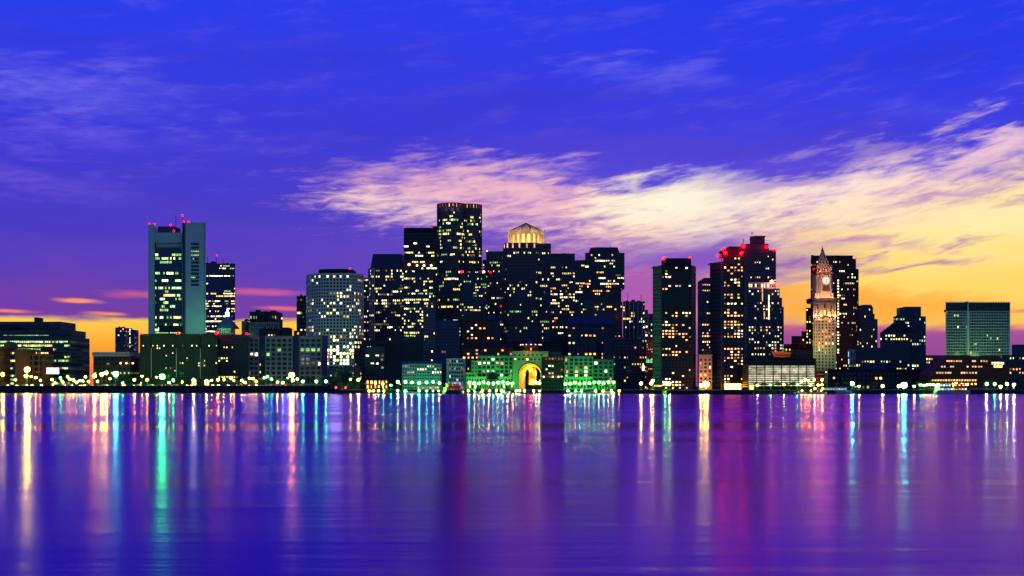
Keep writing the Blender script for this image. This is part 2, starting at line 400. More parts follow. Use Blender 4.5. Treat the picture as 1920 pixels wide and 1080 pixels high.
    def beacon(s, px, py, power=1.0, dY=2, r=.9, c=(1, .0002, .0008), nm='beacon'):
        Y = s.Y + dY; B = MB(); x, z = X(px, Y), Z(py, Y)
        key = 'lamp_%s_%.2f_%.2f' % (nm, power, c[1]); mt = glow(key, c, 150 * power if power > .6 else 9, False, power > .6); r *= 1.05
        ball(B, (x, Y, z), r, mt); B.tube((x, Y, z - 1.6), (x, Y, z - r * .9), .25, .25, DARKM, 5)
        B.build(nm, s.root, s.o)
    def flood(s, px, py, power, c, dY=-6, r=2.0, tx=0, spot=None):
        """floodlight: point light without a lamp body; real floods and added lights alike"""
        L = bpy.data.lights.new('floodlight', 'POINT'); L.energy = power; L.color = c; L.shadow_soft_size = r
        o = bpy.data.objects.new('floodlight', L); COL.objects.link(o); Y = s.Y + dY
        o.parent = s.root; o.location = (X(px, Y) - s.o[0], Y - s.o[1], Z(py, Y) - s.o[2])
    def done(s, keep=100):
        for nm, B in s.parts.items():
            if B.f: B.build(nm.split('#')[0], s.root, s.o, **s.tags.get(nm, {}))
        s.wins.sort(key=lambda w: -(w[1] * w[2]) * (1 + .3 * s.rng.random()))
        for (c, w, h, ang, k, quad) in s.wins[:keep]:
            o = bpy.data.objects.new('window', pane_mesh(w, h, LIT[k])); COL.objects.link(o); o.parent = s.root
            o.location = (c[0] - s.o[0], c[1] - s.o[1], c[2] - s.o[2]); o.rotation_euler = (0, 0, ang)
        for w in s.wins[keep:]: s.dark.face(w[5], LIT[w[4]])
        if s.dark.f:
            o = s.dark.build('window', s.root, s.o)
            if len(s.dark.f) > 1: o['kind'] = 'stuff'
def hash_(t):
    h = 7
    for ch in t: h = (h * 31 + ord(ch)) % 1000003
    return h
_ico = [(0, 0, 1), (.894, 0, .447), (.276, .851, .447), (-.724, .526, .447), (-.724, -.526, .447), (.276, -.851, .447),
        (.724, .526, -.447), (-.276, .851, -.447), (-.894, 0, -.447), (-.276, -.851, -.447), (.724, -.526, -.447), (0, 0, -1)]
_icf = [(0, 1, 2), (0, 2, 3), (0, 3, 4), (0, 4, 5), (0, 5, 1), (1, 6, 2), (2, 7, 3), (3, 8, 4), (4, 9, 5), (5, 10, 1),
        (2, 6, 7), (3, 7, 8), (4, 8, 9), (5, 9, 10), (1, 10, 6), (11, 7, 6), (11, 8, 7), (11, 9, 8), (11, 10, 9), (11, 6, 10)]
def ball(B, c, r, m, sz=1.0):
    for f in _icf: B.face([(c[0] + _ico[i][0] * r, c[1] + _ico[i][1] * r, c[2] + _ico[i][2] * r * sz) for i in f], m)

# ------------------------------------------------------------------ water, land, quays
def build_ground():
    m = bpy.data.materials.new('harbour_water'); m.use_nodes = True; t = m.node_tree; b = NB(t); p = t.nodes['Principled BSDF']
    t.nodes.remove(p); gl = b.n('ShaderNodeBsdfAnisotropic', distribution='MULTI_GGX'); df = b.n('ShaderNodeBsdfDiffuse'); fr = b.n('ShaderNodeFresnel'); mx = b.n('ShaderNodeMixShader')
    gl.inputs['Color'].default_value = (.34, .14, 1, 1); df.inputs['Color'].default_value = (.0, .008, .22, 1); fr.inputs['IOR'].default_value = 1.6
    t.links.new(fr.outputs[0], mx.inputs[0]); t.links.new(df.outputs[0], mx.inputs[1]); t.links.new(gl.outputs[0], mx.inputs[2]); t.links.new(mx.outputs[0], t.nodes['Material Output'].inputs[0])
    g = b.n('ShaderNodeNewGeometry'); sp = b.n('ShaderNodeSeparateXYZ'); t.links.new(g.outputs['Position'], sp.inputs[0])
    x, y, z = sp.outputs
    band = b.noise(b.xyz(b.m('MULTIPLY', x, .0035), b.m('MULTIPLY', y, .03), 0), 1.0, 4, .6, .4)      # wind lanes
    b.put(gl.inputs['Roughness'], b.mr(band, .34, .66, .13, .225, 'LINEAR'))
    w1 = b.noise(b.xyz(b.m('MULTIPLY', b.m('ADD', x, b.m('MULTIPLY', y, .6)), .10), b.m('MULTIPLY', y, .55), 0), 1.0, 4, .6, .2)
    w2 = b.noise(b.xyz(b.m('MULTIPLY', x, .012), b.m('MULTIPLY', y, .09), 5), 1.0, 3, .55)
    hgt = b.m('ADD', b.m('MULTIPLY', w1, b.mr(y, 30, 420, .10, .02, 'LINEAR')), b.m('MULTIPLY', w2, .32))
    bp = b.n('ShaderNodeBump'); bp.inputs['Strength'].default_value = .22; bp.inputs['Distance'].default_value = 1
    b.put(bp.inputs['Height'], hgt); t.links.new(bp.outputs[0], gl.inputs['Normal']); t.links.new(bp.outputs[0], fr.inputs['Normal'])
    B = MB(); B.face([(-7000, -300, 0), (7000, -300, 0), (7000, 1400, 0), (-7000, 1400, 0)], m)
    B.build('water', kind='structure')
    land = wall('dark_ground', (.035, .035, .03), .9)
    edge = [(-9000, 1077), (X(636, 1077), 1077), (X(640, 1010), 1010), (X(1240, 1000), 1000), (X(1244, 930), 930), (X(1560, 930), 930), (X(1562, 960), 960), (9000, 960)]
    G = MB(); poly = edge + [(9000, 12000), (-9000, 12000)]
    G.prism(poly, -3, 3.0, land); G.build('ground', kind='structure')
    def quay(name, label, x0, x1, y0, y1, z0, z1, m, group=None):
        Q = MB(); Q.box(x0, x1, y0, y1, z0, z1, m)
        n = int((x1 - x0) / 6)
        for i in range(n + 1):                       # fender piles and a coping
            u = x0 + (x1 - x0) * i / max(1, n); Q.box(u - .3, u + .3, y0 - .5, y0 - .003, -1, z1 - .4, DARKM)
        Q.box(x0, x1, y0 - .25, y0 + .8, z1 + .003, z1 + .3, GREYC)
        Q.build(name, origin=((x0 + x1) / 2, y0, 0), label=label, category='quay wall')
    quay('seawall', 'long dark sea wall carrying the promenade on the far shore', -1400, X(634, 1060), 1062, 1075, -3, 5.9, INK)
    quay('wharf', 'dark timber wharf below the green floodlit hotel', X(640, 1000), X(1238, 1000), 985, 998, -3, 2.6, INK)
    quay('wharf', 'dark wharf under the two slab apartment towers', X(1246, 925), X(1558, 925), 912, 927, -3, 2.4, INK)
    quay('wharf', 'dark wharf below the sloping brick hotel', X(1564, 950), X(2100, 950), 942, 957, -3, 2.8, INK)
    t2 = wall('promenade_paving', (.10, .095, .085), .85)
    B = MB(); B.box(-1400, X(634, 1077), 1076, 1110, 2.5, 5.6, t2); B.build('promenade', kind='structure')
build_ground()

# ------------------------------------------------------------------ buildings, left to right
def left_side():
    b = Bld('office_building', 'wide dark office block with pale green lit window bands, at the shore\'s left end', 'office building', 1170, 70)
    k = dict(m=SLATE, cw=3.6, ch=7.0, wf=.86, hf=.5, cols='GGGggY', run=8, top=3, p=.5, depth=55)
    b.vol(-40, 168, 631, rows={0: .95, 1: .35, 2: .62, 3: .55, 4: .3, 5: .75, 6: .2, 7: .7, 8: .15, 9: .6, 10: .6}, **k)
    k.update(top=4, depth=40); b.vol(-40, 161, 619, 631, dY=8, rows={0: .35}, **k)
    k['p'] = .02; b.vol(-40, 142, 603, 619, dY=16, wins=False, **{a: c for a, c in k.items() if a != 'p'})
    b.blk(64, 81, 595, 603, 26, 15, INK); b.blk(-40, 44, 612, 616, 12, 4, INK); b.done()
    b = Bld('brick_house', 'red brick gabled building with tall lit windows, leftmost on the promenade', 'brick building', 1125, 6)
    b.vol(-14, 20, 652, m=BRICK, depth=25, cw=4.6, ch=7.5, wf=.5, hf=.6, p=.22, cols='OWD', top=.8); b.flood(5, 700, 1300, (1, .42, .12), -12, 1)  # added point light for the hooded street lamp's glow on the wall
    Y = 1125; B = b.P('gable')
    for s_ in (0,):
        x0, x1, zz, za = X(5, Y), X(20, Y), Z(652, Y), Z(640, Y)
        for yy in ((Y, Y + 20),):
            B.face([(x0, yy[0], zz), (x1, yy[0], zz), ((x0 + x1) / 2, yy[0], za)], BRICK); B.face([(x1, yy[1], zz), (x0, yy[1], zz), ((x0 + x1) / 2, yy[1], za)], BRICK)
            B.face([(x1, yy[0], zz), (x1, yy[1], zz), ((x0 + x1) / 2, yy[1], za), ((x0 + x1) / 2, yy[0], za)], ROOF)
            B.face([(x0, yy[1], zz), (x0, yy[0], zz), ((x0 + x1) / 2, yy[0], za), ((x0 + x1) / 2, yy[1], za)], ROOF)
    b.done()
    b = Bld('terminal_building', 'brown building with a blank stair tower and deep square openings, behind the brightest yellow lamps', 'concrete building', 1130, 64)
    b.vol(28, 50, 654, m=BRICK, part='stair_tower', depth=22, wins=False)
    b.vol(50, 101, 663, m=BRICK, depth=22, dY=2, cw=10, ch=10, wf=.78, hf=.72, rec=3, p=.06, cols='OW', top=1); b.flood(48, 696, 1500, (1, .42, .10), -12, 1); b.flood(75, 705, 700, (1, .42, .10), -12, 1)  # added point lights replace the lamp glow cut off on the land side
    b.done()
    b = Bld('apartment_tower', 'pair of distant blue slab blocks joined by a lit stair strip, against orange sky', 'apartment block', 2300, 238)
    k = dict(m=BLUEP, cw=4.4, ch=3.9, wf=.6, hf=.5, cols='OOWY', run=1, p=.14, depth=30)
    b.vol(216, 242, 614, part='wall', **k); b.vol(245, 260, 618, part='wall', dY=6, **k)
    b.vol(242, 245, 615, part='stair_strip', dY=12, m=BLUEP, cw=3, ch=4, wf=.4, hf=.8, p=1, cols='W', rows=None, depth=10); b.done()
    b = Bld('terminal_building', 'long low pale hall with small openings under its flat roof, left of the stone warehouse', 'terminal', 1150, 217)
    b.vol(173, 262, 660, 668, m=PALE, part='cornice', depth=30, cw=2.6, ch=7, wf=.55, hf=.5, p=.0, top=.6)
    b.vol(175, 262, 668, m=OLIVE, part='wall', dY=2, depth=28, cw=8, ch=9, wf=.6, hf=.4, p=.12, cols='OGD', rows={3: 1.0}, top=.5)
    b.flood(195, 700, 1400, (1, .7, .2), -10, 1); b.flood(217, 701, 1300, (.3, 1, .5), -10, 1); b.flood(245, 700, 600, (.6, 1, .4), -12, 1)  # added point lights give the hall the nearby street lamps' glow
    for px in (226, 237, 249): b.beacon(px, 681, .05, dY=-1, r=.8, c=(1, .3, .15), nm='wall_lamp')
    b.done()

    # the tall bank tower with two blank piers
    Y = 1500
    b = Bld('bank_tower', 'tall grey green tower with blank full height piers and a dark slot below its top', 'skyscraper', Y, 332)
    d = 55
    b.vol(278, 290, 420, pts=[(278, 0), (290, 0)], m=TEAL, part='pier', depth=d, wins=False)
    b.vol(341, 386, 417, m=TEAL, part='pier', dY=-3, pts=[(341, 6), (348, 0), (386, 0)], depth=d - 2, wins=False)
    b.P('wall').box(X(290, Y) + .02, X(341, Y) - .02, Y + 5, Y + d - 6, 2, Z(421, Y) - 18, TEAL)
    b.vol(289.8, 341.2, 436, 455, dY=1, pts=[(290, 0), (341, 0)], m=TEAL, part='lintel', depth=30, wins=False)
    b.vol(290.2, 340.8, 464, 627, dY=4, pts=[(290, 0), (341, 0)], m=wall('steel_spandrel', (.05, .10, .13), .5), depth=40, cw=3.1, ch=7.05, wf=.9, hf=.62, rec=.8, g=GBLUE, p=.34, run=3,
          cols='GGGYggW', top=2, rows={0: .02, 1: .75, 2: .7, 3: .4, 5: .1, 12: .55, 13: .5, 15: .3, 22: .95})
    b.vol(290.2, 340.8, 455, 464, dY=7, pts=[(290, 0), (341, 0)], m=INK, part='slot', depth=30, cw=10, ch=7, wf=.96, hf=.6, p=.04, top=1)
    b.flood(362, 612, 16000, (.2, 1, .45), -42, 5)  # added green light in mid-air, lifts the right pier
    # lit banking hall at the foot and bright office clusters
    for (px, py, w, h) in ((303, 617, 6, 6), (315, 617, 8, 7), (327, 617, 8, 7), (337.5, 617, 5, 6), (294, 618, 8, 2)):
        b.wins.append(((X(px, Y), Y + 2.5, Z(py, Y)), w * .6, h * .6, 0, 'H', [(X(px, Y) - w * .3, Y + 2.5, Z(py, Y) - h * .3), (X(px, Y) + w * .3, Y + 2.5, Z(py, Y) - h * .3), (X(px, Y) + w * .3, Y + 2.5, Z(py, Y) + h * .3), (X(px, Y) - w * .3, Y + 2.5, Z(py, Y) + h * .3)]))
    b.P('wall').box(X(298, Y), X(341, Y), Y - 1, Y + 2.3, Z(623, Y), Z(610.5, Y), DARKM)
    B = b.P('rooftop_plant'); B.prism([(X(290, Y), Y + 14), (X(322, Y), Y + 14), (X(322, Y), Y + 40), (X(290, Y), Y + 40)], Z(440, Y), Z(421.5, Y), BLUEP)
    # slit windows on the right pier
    for i in range(12):
        py = 458 + i * 6.95
        zc = Z(py, Y); B = b.P('slit_window'); x0, x1 = X(359.5, Y), X(374.5, Y)
        B.box(x0, x1, Y - 3.35, Y - 3.02, zc - 1.25, zc + 1.25, GLASS)
        for j in range(5):
            if (i in (2, 3) or (i == 9 and j < 3)) or b.rng.random() < .05:
                c = 'G' if i != 6 else 'O'; cx = x0 + (j + .5) * (x1 - x0) / 5
                b.wins.append(((cx, Y - 3.42, zc), 1.3, 1.3, 0, c, [(cx - .65, Y - 3.42, zc - .65), (cx + .65, Y - 3.42, zc - .65), (cx + .65, Y - 3.42, zc + .65), (cx - .65, Y - 3.42, zc + .65)]))
    for x_ in (344, 347.8, 384.4):
        b.P('pier_joint').box(X(x_, Y) - .15, X(x_, Y) + .15, Y - 3.2, Y + 2, 3, Z(417.5, Y), SLATE)
    b.antenna(330, 400, 436, 20); b.antenna(342, 405, 419, 20); b.antenna(325, 425, 436, 22); b.antenna(336, 426, 436, 22)
    for px, py in ((280, 420), (290, 420.5), (320, 422), (326, 433), (342, 404), (344, 416), (354, 416), (383.5, 419)): b.beacon(px, py, .32, dY=3 if px != 342 else 20, r=1.1)
    b.done()
    b = Bld('office_tower', 'dark blue glass tower with thin cream lit floors, beside the tall grey bank tower', 'office tower', 1750, 413)
    b.vol(376, 441, 494, pts=[(372, 0), (441, 0)], m=BLUEP, depth=45, cw=2.6, ch=4.7, wf=.86, hf=.45, g=GBLUE, p=.34, run=5, cols='YWWGO', top=1.5,
          rows={1: .35, 2: .08, 4: .75, 5: .1, 9: .2, 11: .7, 18: .55, 20: .8, 22: .7, 24: .8})
    b.blk(396, 402, 490, 494, 10, 14); b.antenna(406, 480, 494); b.antenna(389, 480, 494); b.antenna(419, 484, 494)
    b.beacon(407, 479, .3, dY=12); b.beacon(431, 494.5, .3, r=.8); b.done()
    Y = 1400
    b = Bld('clock_tower', 'small tower with a dark pyramid roof, green lit eaves and a glowing white lantern', 'tower', Y, 422)
    b.vol(407, 440, 615, m=CREAM, depth=22, cw=4.4, ch=6, wf=.5, hf=.6, p=.35, cols='GW', top=1)
    x0, x1 = X(404, Y), X(440, Y); B = b.P('roof')
    B.prism([(x0, Y - 1), (x1, Y - 1), (x1, Y + 24), (x0, Y + 24)], Z(615.2, Y), Z(613.6, Y), ROOF)
    B.prism([(x0, Y - 1), (x1, Y - 1), (x1, Y + 24), (x0, Y + 24)], Z(613.6, Y), Z(592, Y), wall('green_copper', (.03, .10, .13)), scale=.10)
    B = b.P('lantern'); c = ((x0 + x1) / 2, Y + 11.5, Z(592, Y)); B.lathe(c, [(2.0, 0), (2.2, 3.2), (1.2, 4.6), (.0, 9)], glow('lantern_glass', (.75, 1, .95), 6, False), 8)
    b.flood(415, 617.5, 900, (.2, 1, .3), -5, 1); b.flood(430, 617.5, 900, (.2, 1, .3), -5, 1)
    b.flood(421, 606, 500, (.3, .8, 1), -6, 1); b.done()
    Y = 1620
    b = Bld('classical_building', 'brown classical block with a pedimented arcade on top, seen above the grid fronted offices', 'classical building', Y, 500)
    b.vol(468, 530, 584, m=BROWN, depth=40, cw=5.2, ch=8, wf=.5, hf=.66, p=.03, cols='G', top=4.5, rows={0: .1})
    B = b.P('portico'); x0, x1 = X(474, Y), X(502, Y)
    B.face([(x0, Y - 2, Z(591, Y)), (x1, Y - 2, Z(591, Y)), ((x0 + x1) / 2, Y - 2, Z(585.5, Y))], SLATE)
    B.box(x0, x1, Y - 2, Y - .02, Z(592.5, Y), Z(591.02, Y), SLATE)
    for i in range(8): B.tube((x0 + 1 + i * (x1 - x0 - 2) / 7, Y - 1.2, Z(604, Y)), (x0 + 1 + i * (x1 - x0 - 2) / 7, Y - 1.2, Z(592.5, Y)), .5, .45, SLATE, 6)
    b.vol(453, 468, 602, m=CREAM, part='side_wing', dY=-8, depth=24, cw=3.4, ch=9, wf=.5, hf=.75, p=.05, top=2)
    B = b.P('dome'); B.lathe((X(459.5, Y - 8), Y + 3, Z(602, Y)), [(3.4, 0), (3.2, 1.2), (2.0, 2.4), (0, 3)], ROOF, 10)
    b.vol(466, 524, 604, m=CREAM, part='front_wing', dY=-14, depth=12, cw=4.2, ch=8, wf=.5, hf=.7, p=.05, cols='D')
    for px in (528.5,):
        b.beacon(px, 597, .08, c=(1, .3, .2))
    b.done()
    b = Bld('office_building', 'small black stepped roofline block with one lit window, behind the grid fronted offices', 'office building', 1450, 520)
    b.vol(486, 531, 617, m=INK, depth=30, cw=5, ch=7, p=.1, cols='OY'); b.vol(528, 548, 614, m=INK, dY=3, depth=25, cw=5, ch=7, p=.08, cols='O')
    b.vol(551, 578, 620, m=INK, dY=6, depth=24, cw=5, ch=7, p=.08, cols='O'); b.done()
    # waterfront row
    Y = 1130
    b = Bld('stone_warehouse', 'long dark stone warehouse with gridded bays, green lit by the brightest lamp at its foot', 'warehouse', Y, 335)
    k = dict(m=OLIVE, depth=50, cw=4.2, ch=4.6, wf=.5, hf=.55, p=.05, run=1, cols='YW', top=9, rec=.4, rows={0: .3, 9: .12})
    for i, (a, c) in enumerate(((262, 283), (284.5, 330), (331.5, 375), (376.5, 407.5))):
        b.vol(a, c, 626, pts=[(a, 0), (c, 0)], part='bay', **k)
    b.P('wall').box(X(263, Y), X(407, Y), Y + 2, Y + 49, 2, Z(627.5, Y), INK)
    B = b.P('arch')
    for i in range(9):
        cx = X(300 + i * 11.5, Y); 
        if abs(cx - X(331, Y)) < 2.2 or abs(cx - X(376, Y)) < 2: continue
        B.box(cx - 1.7, cx + 1.7, Y - .25, Y - .02, 3, Z(712.5, Y), DARKM)
        B.face([(cx + 1.7 * math.cos(t), Y - .25, Z(712.5, Y) + 1.7 * math.sin(t)) for t in [math.pi * j / 8 for j in range(9)]], DARKM)
    for px in (283.7, 330.8, 375.8):
        b.P('downpipe').box(X(px, Y) - .2, X(px, Y) + .2, Y - .3, Y - .05, Z(708, Y), Z(653, Y), PALE)
    b.flood(304, 706, 1700, (.05, 1, .14), -10, 1); b.flood(325, 700, 900, (.05, 1, .12), -14, 1); b.flood(272, 712, 260, (1, .35, .08), -6, .6); b.flood(375, 712, 500, (.5, 1, .4), -9, 1); b.flood(335, 680, 1300, (.4, 1, .6), -40, 3)  # added point lights, stand in for wall glow the shielded lamps lose
    for px, py in ((265, 628), (334, 627), (406, 625)): b.beacon(px, py - 1, 1.0, dY=2, r=1.15)
    b.done()
    b = Bld('office_building', 'plain black block with few lit panes, between the stone warehouse and grid fronted offices', 'office building', 1135, 436)
    b.vol(408.5, 466, 627, m=INK, pts=[(408.5, 0), (466, 0)], depth=45, cw=4.6, ch=5, p=.035, cols='YYW', run=1, top=3)
    b.beacon(463, 627, .8, r=1.1); b.done()
    b = Bld('office_building', 'grey grid fronted office building with deep dark square windows and two blank recesses', 'office building', 1140, 535)
    k = dict(m=GREYC, depth=40, cw=10, ch=8.4, wf=.70, hf=.66, rec=1.2, p=.02, run=2, cols='YWG', top=1.8, rows={2: .34, 4: .0, 5: .14})
    for a, c in ((466, 486), (497, 549), (561, 603)): b.vol(a, c, 630, pts=[(a, 0), (c, 0)], part='bay', **k)
    b.P('wall').box(X(486, 1140), X(603, 1140) - .02, 1146, 1178, 2, Z(629, 1140), BLUEP)
    b.flood(545, 708, 700, (1, .4, .12), -8, 1); b.flood(590, 708, 500, (1, .4, .12), -8, 1); b.flood(500, 708, 400, (1, .5, .3), -9, 1); b.flood(535, 670, 4200, (.7, .85, 1), -50, 4)  # added point lights brighten the bays in place of the shielded lamps
    b.P('wall').box(X(603.2, 1140), X(605, 1140), 1141, 1170, 2, Z(628, 1140), BLUEP); b.done()
    b = Bld('office_tower', 'narrow black tower with short cream window strips, close left of the rounded white tower', 'office tower', 1480, 566)
    b.vol(556, 588, 555, m=INK, depth=28, cw=3.5, ch=8, wf=.8, hf=.5, p=.3, cols='WYD', top=2); b.done()
    Y = 1350
    b = Bld('rounded_office_tower', 'broad pale gridded tower with rounded corners, black penthouse and brightly lit lower floors', 'office tower', Y, 628)
    pts = [(574, 36), (575, 26), (578, 17), (584, 9), (592, 4), (601, 1), (611, 0), (655, 0), (664, 2), (671, 6), (677, 12), (681, 20), (682, 30)]
    rows = {0: .45, 1: .12, 2: .1, 3: .05, 6: .25, 7: .5, 8: .5, 9: .3, 10: .45, 11: .25, 12: .35, 15: .1, 16: .5, 17: .35, 18: .6, 19: .1, 20: .35, 21: .85, 22: .8, 23: .75, 24: .95, 25: .55, 26: .6, 27: .6, 28: .7, 29: .7, 30: .7}
    b.vol(0, 0, 512, pts=pts, m=PALE, depth=30, cw=6.2, ch=6.3, wf=.66, hf=.62, rec=.7, p=.15, run=1.6, cols='WWWYO', top=1.6, rows=rows)
    b.P('penthouse').prism([(X(a, Y), Y + d) for a, d in ((591, 22), (596, 12), (610, 8), (650, 8), (658, 14), (659, 24))] + [(X(659, Y), Y + 40), (X(591, Y), Y + 40)], Z(512, Y), Z(503, Y), INK)
    b.beacon(656, 503.5, .3, dY=12, r=.8)
    b.flood(628, 655, 26000, (.45, 1, .4), -70, 7)  # added light with no lamp there, brightens the tower and streaks the water
    b.wins = [w if w[0][2] > Z(636, Y) or b.rng.random() < .35 else w[:4] + ('H', w[5]) for w in b.wins]
    b.done()
left_side()

def centre():
    b = Bld('office_tower', 'slim dark blue tower with scattered orange windows, glimpsed right of the rounded white tower', 'office tower', 1680, 688)
    b.vol(676, 700, 521, m=NAVY, depth=35, cw=3.2, ch=5.2, wf=.7, p=.14, cols='OWY', run=1, rows={6: .8, 11: .5}); b.done()
    Y = 1500
    b = Bld('office_tower', 'dark tower with ribbed pale corner and sloping blind crown, left of the black slab tower', 'office tower', Y, 724)
    b.vol(0, 0, 503, pts=[(690, 14), (692, 4), (697, 0), (712, 0), (757, 0)], m=NAVY, depth=40, cw=3.4, ch=5.6, wf=.72, hf=.55, p=.30, run=2.2, cols='YYWWD',
          rows={0: .55, 2: .4, 5: .35, 7: .65, 10: .95, 11: .9, 16: .3, 19: .6, 20: .45}, top=1)
    B = b.P('crown'); x0, x1 = X(692, Y), X(757, Y)
    B.prism([(x0 + 1, Y + 4), (x1, Y + 4), (x1, Y + 38), (x0 + 1, Y + 38)], Z(503, Y), Z(475, Y), NAVY, scale=.86)
    B = b.P('corner_rib')
    for px in (693.5, 698, 702): B.box(X(px, Y) - .35, X(px, Y) + .35, Y - 1.2 + (3 if px < 695 else 0), Y + 2, 3, Z(503, Y), TEAL)
    b.done()
    Y = 1720
    b = Bld('black_slab_tower', 'black slab tower with a flat top and a crane, partly behind the tall round tower', 'office tower', Y, 790)
    b.vol(757, 830, 427, m=INK, depth=45, cw=3.0, ch=5.8, wf=.8, hf=.5, p=.12, run=2.5, cols='YYW', top=6, rows={0: 0, 1: 0, 2: 0, 3: .1, 6: .3, 7: .35, 8: .15, 12: .25, 14: .35, 18: .5, 20: .5, 24: .3})
    b.blk(809, 822, 424, 428, 5, 12); b.antenna(808, 421, 428, 4); b.beacon(759, 427, .3); b.beacon(810, 427, .35)
    for px, p in ((767, 1.0), (782, .7), (795, .8), (808.5, .8)): b.beacon(px, 498 if px > 770 else 496, .5 * p, dY=-3, r=1.7 * p, c=(1, .72, .4) if px > 770 else (1, .35, .15), nm='floodlight')
    b.done()
    Y = 1420
    b = Bld('office_building', 'dark mid height block densely dotted with yellow windows, right of the ribbed corner tower', 'office tower', Y, 785)
    b.vol(757, 812, 512, pts=[(757, 0), (812, 0)], m=NAVY, depth=30, cw=3.6, ch=5.6, wf=.72, hf=.52, p=.30, run=2.5, cols='YYWG', rows={0: .3, 2: .3, 5: .5, 6: .9, 7: .3, 9: .5, 12: .6, 13: .4, 15: .8, 16: .7, 17: .5}); b.done()
    Y = 1250
    b = Bld('gridded_tower', 'slender block faced with a pale stone grid, at the foot of the round tower', 'office tower', Y, 810)
    b.vol(794, 821, 564, pts=[(794, 0), (817, 0)], m=wall('mauve_grey_stone', (.17, .16, .17)), depth=25, cw=4.9, ch=5.6, wf=.66, hf=.62, rec=1, p=.10, run=1.5, cols='YW', rows={19: .3, 1: .3}, top=1)
    b.vol(817, 860, 600, pts=[(817.2, 4), (862, 4)], m=BLUEP, part='side_wing', depth=22, cw=5, ch=6.2, wf=.6, hf=.6, p=.02, cols='D'); b.done()
    # the tallest tower: a pair of round shafts
    Y = 1520
    b = Bld('round_tower', 'tallest skyline tower, dark and rounded, with a ring of lit niches below its roof', 'skyscraper', Y, 861)
    def arc(c, r, a0, a1, n, dy=0): return [(c + r * math.cos(R(a0 + (a1 - a0) * i / n)), dy - (r * Y / F) * math.sin(R(a0 + (a1 - a0) * i / n)) + r * Y / F) for i in range(n + 1)]
    lf = arc(847.5, 28.5, 180, 50, 9); rt = [(q[0], q[1] + 9) for q in arc(882, 22, 115, 0, 7)]
    pts = lf + [q for q in rt if q[0] > lf[-1][0] + .5]
    rows = {0: .05, 1: .3, 2: .6, 3: .45, 4: .35, 5: .4, 6: .45, 7: .15, 8: .45, 9: .3, 10: .55, 11: .3, 12: .35, 13: .1, 14: .45, 15: .1, 17: .3, 19: .5, 22: .15, 25: .4, 27: .45, 28: .3}
    b.vol(0, 0, 389, pts=pts, m=NAVY, depth=30, cw=3.9, ch=6.5, wf=.76, hf=.55, p=.12, run=2.4, cols='YYWG', rows=rows, top=4)
    b.vol(0, 0, 379.5, 389, pts=pts, m=wall('crown_granite', (.11, .055, .05)), part='crown', depth=29, cw=7.2, ch=9.5, wf=.22, hf=.72, rec=.6, p=1, cols='P', rows={0: .99}, top=.2, bot=.2)
    b.beacon(869, 380, .22, dY=8); b.beacon(903.5, 381, .15, dY=30)
    for px in (825, 836, 848, 860): b.flood(px, 392, 260, (1, .45, .3), -1, .6)
    b.done()
    Y = 1400
    b = Bld('office_building', 'dark flat block with a red lamp at each roof corner, before the tall round tower', 'office building', Y, 888)
    b.vol(862, 912, 511, pts=[(862, 0), (912, 0)], m=NAVY, depth=28, cw=3.5, ch=5.4, wf=.6, hf=.5, p=.14, run=2, cols='YYG', rows={3: .3, 4: .35, 6: .4, 11: .45, 12: .35}, top=2)
    b.beacon(866, 510, .9, r=1.4, dY=1); b.beacon(907, 510, .8, r=1.2, dY=1, c=(1, .1, .03)); b.done()
    b = Bld('office_tower', 'dark stepped tower with one bright short floor, between the round tower and pyramid topped tower', 'office tower', 1660, 925)
    k = dict(m=NAVY, depth=35, cw=3.2, ch=5.5, wf=.66, hf=.5, p=.2, run=1.6, cols='YYG')
    b.vol(905, 914, 487, pts=[(905, 0), (914, 0)], **k); b.vol(911.5, 950, 471, pts=[(911.5, 2), (950, 2)], rows={0: 0, 1: 0, 2: 0, 4: .2, 6: .7}, **k)
    b.beacon(913, 471, .25, dY=3, r=1, c=(1, .5, .35)); b.beacon(920, 511, .4, dY=-2); b.beacon(939, 574, .5, dY=-240); b.done()
    # the pyramid topped tower
    Y = 1450
    b = Bld('pyramid_tower', 'dark tower crowned by a golden floodlit drum and low pyramid roof', 'skyscraper', Y, 987)
    c0 = X(988, Y)
    pts = [(943, 12), (946, 5), (951, 0), (966, 0), (1008, 0), (1009, 5), (1030, 8), (1033, 14)]
    rows = {0: 0, 1: .0, 2: .55, 3: .15, 4: .15, 7: .12, 11: .2, 12: .4, 13: .5, 19: .15, 20: .45, 21: .2, 26: .15}
    b.vol(0, 0, 455, pts=pts, m=NAVY, depth=45, cw=3.7, ch=6.1, wf=.6, hf=.55, p=.09, run=1.8, cols='YYGW', rows=rows, top=2)
    for px in (946, 951.5, 961.5, 974, 988, 1002):       # lit niches
        x_ = X(px, Y); dd = 5 if px < 950 else 0
        b.wins.append(((x_, Y - .12 + dd, Z(460.5, Y)), 1.4, 4.6, 0, 'P', [(x_ - .7, Y - .12 + dd, Z(464.5, Y)), (x_ + .7, Y - .12 + dd, Z(464.5, Y)), (x_ + .7, Y - .12 + dd, Z(456.5, Y)), (x_ - .7, Y - .12 + dd, Z(456.5, Y))]))
    r = 34.5 * Y / F; cy = Y + r + 4; cx = X(986.5, Y)
    ring = [(cx + r * math.cos(2 * math.pi * i / 20 + math.pi), cy + r * math.sin(2 * math.pi * i / 20 + math.pi)) for i in range(21)]
    b.chain(ring, Z(455, Y), Z(431, Y), CREAM, part='drum', cw=9.5, ch=18, wf=.5, hf=.86, rec=1.4, p=1, rows={0: 1}, cols='A', top=3, bot=.6)
    B = b.P('drum_roof'); B.prism(ring[:20], Z(431.2, Y) - .3, Z(431, Y) + .4, CREAM)
    gm = wall('gilded_roof', (.75, .55, .25), .5)
    B = b.P('roof'); rr = 32 * Y / F; n = 8
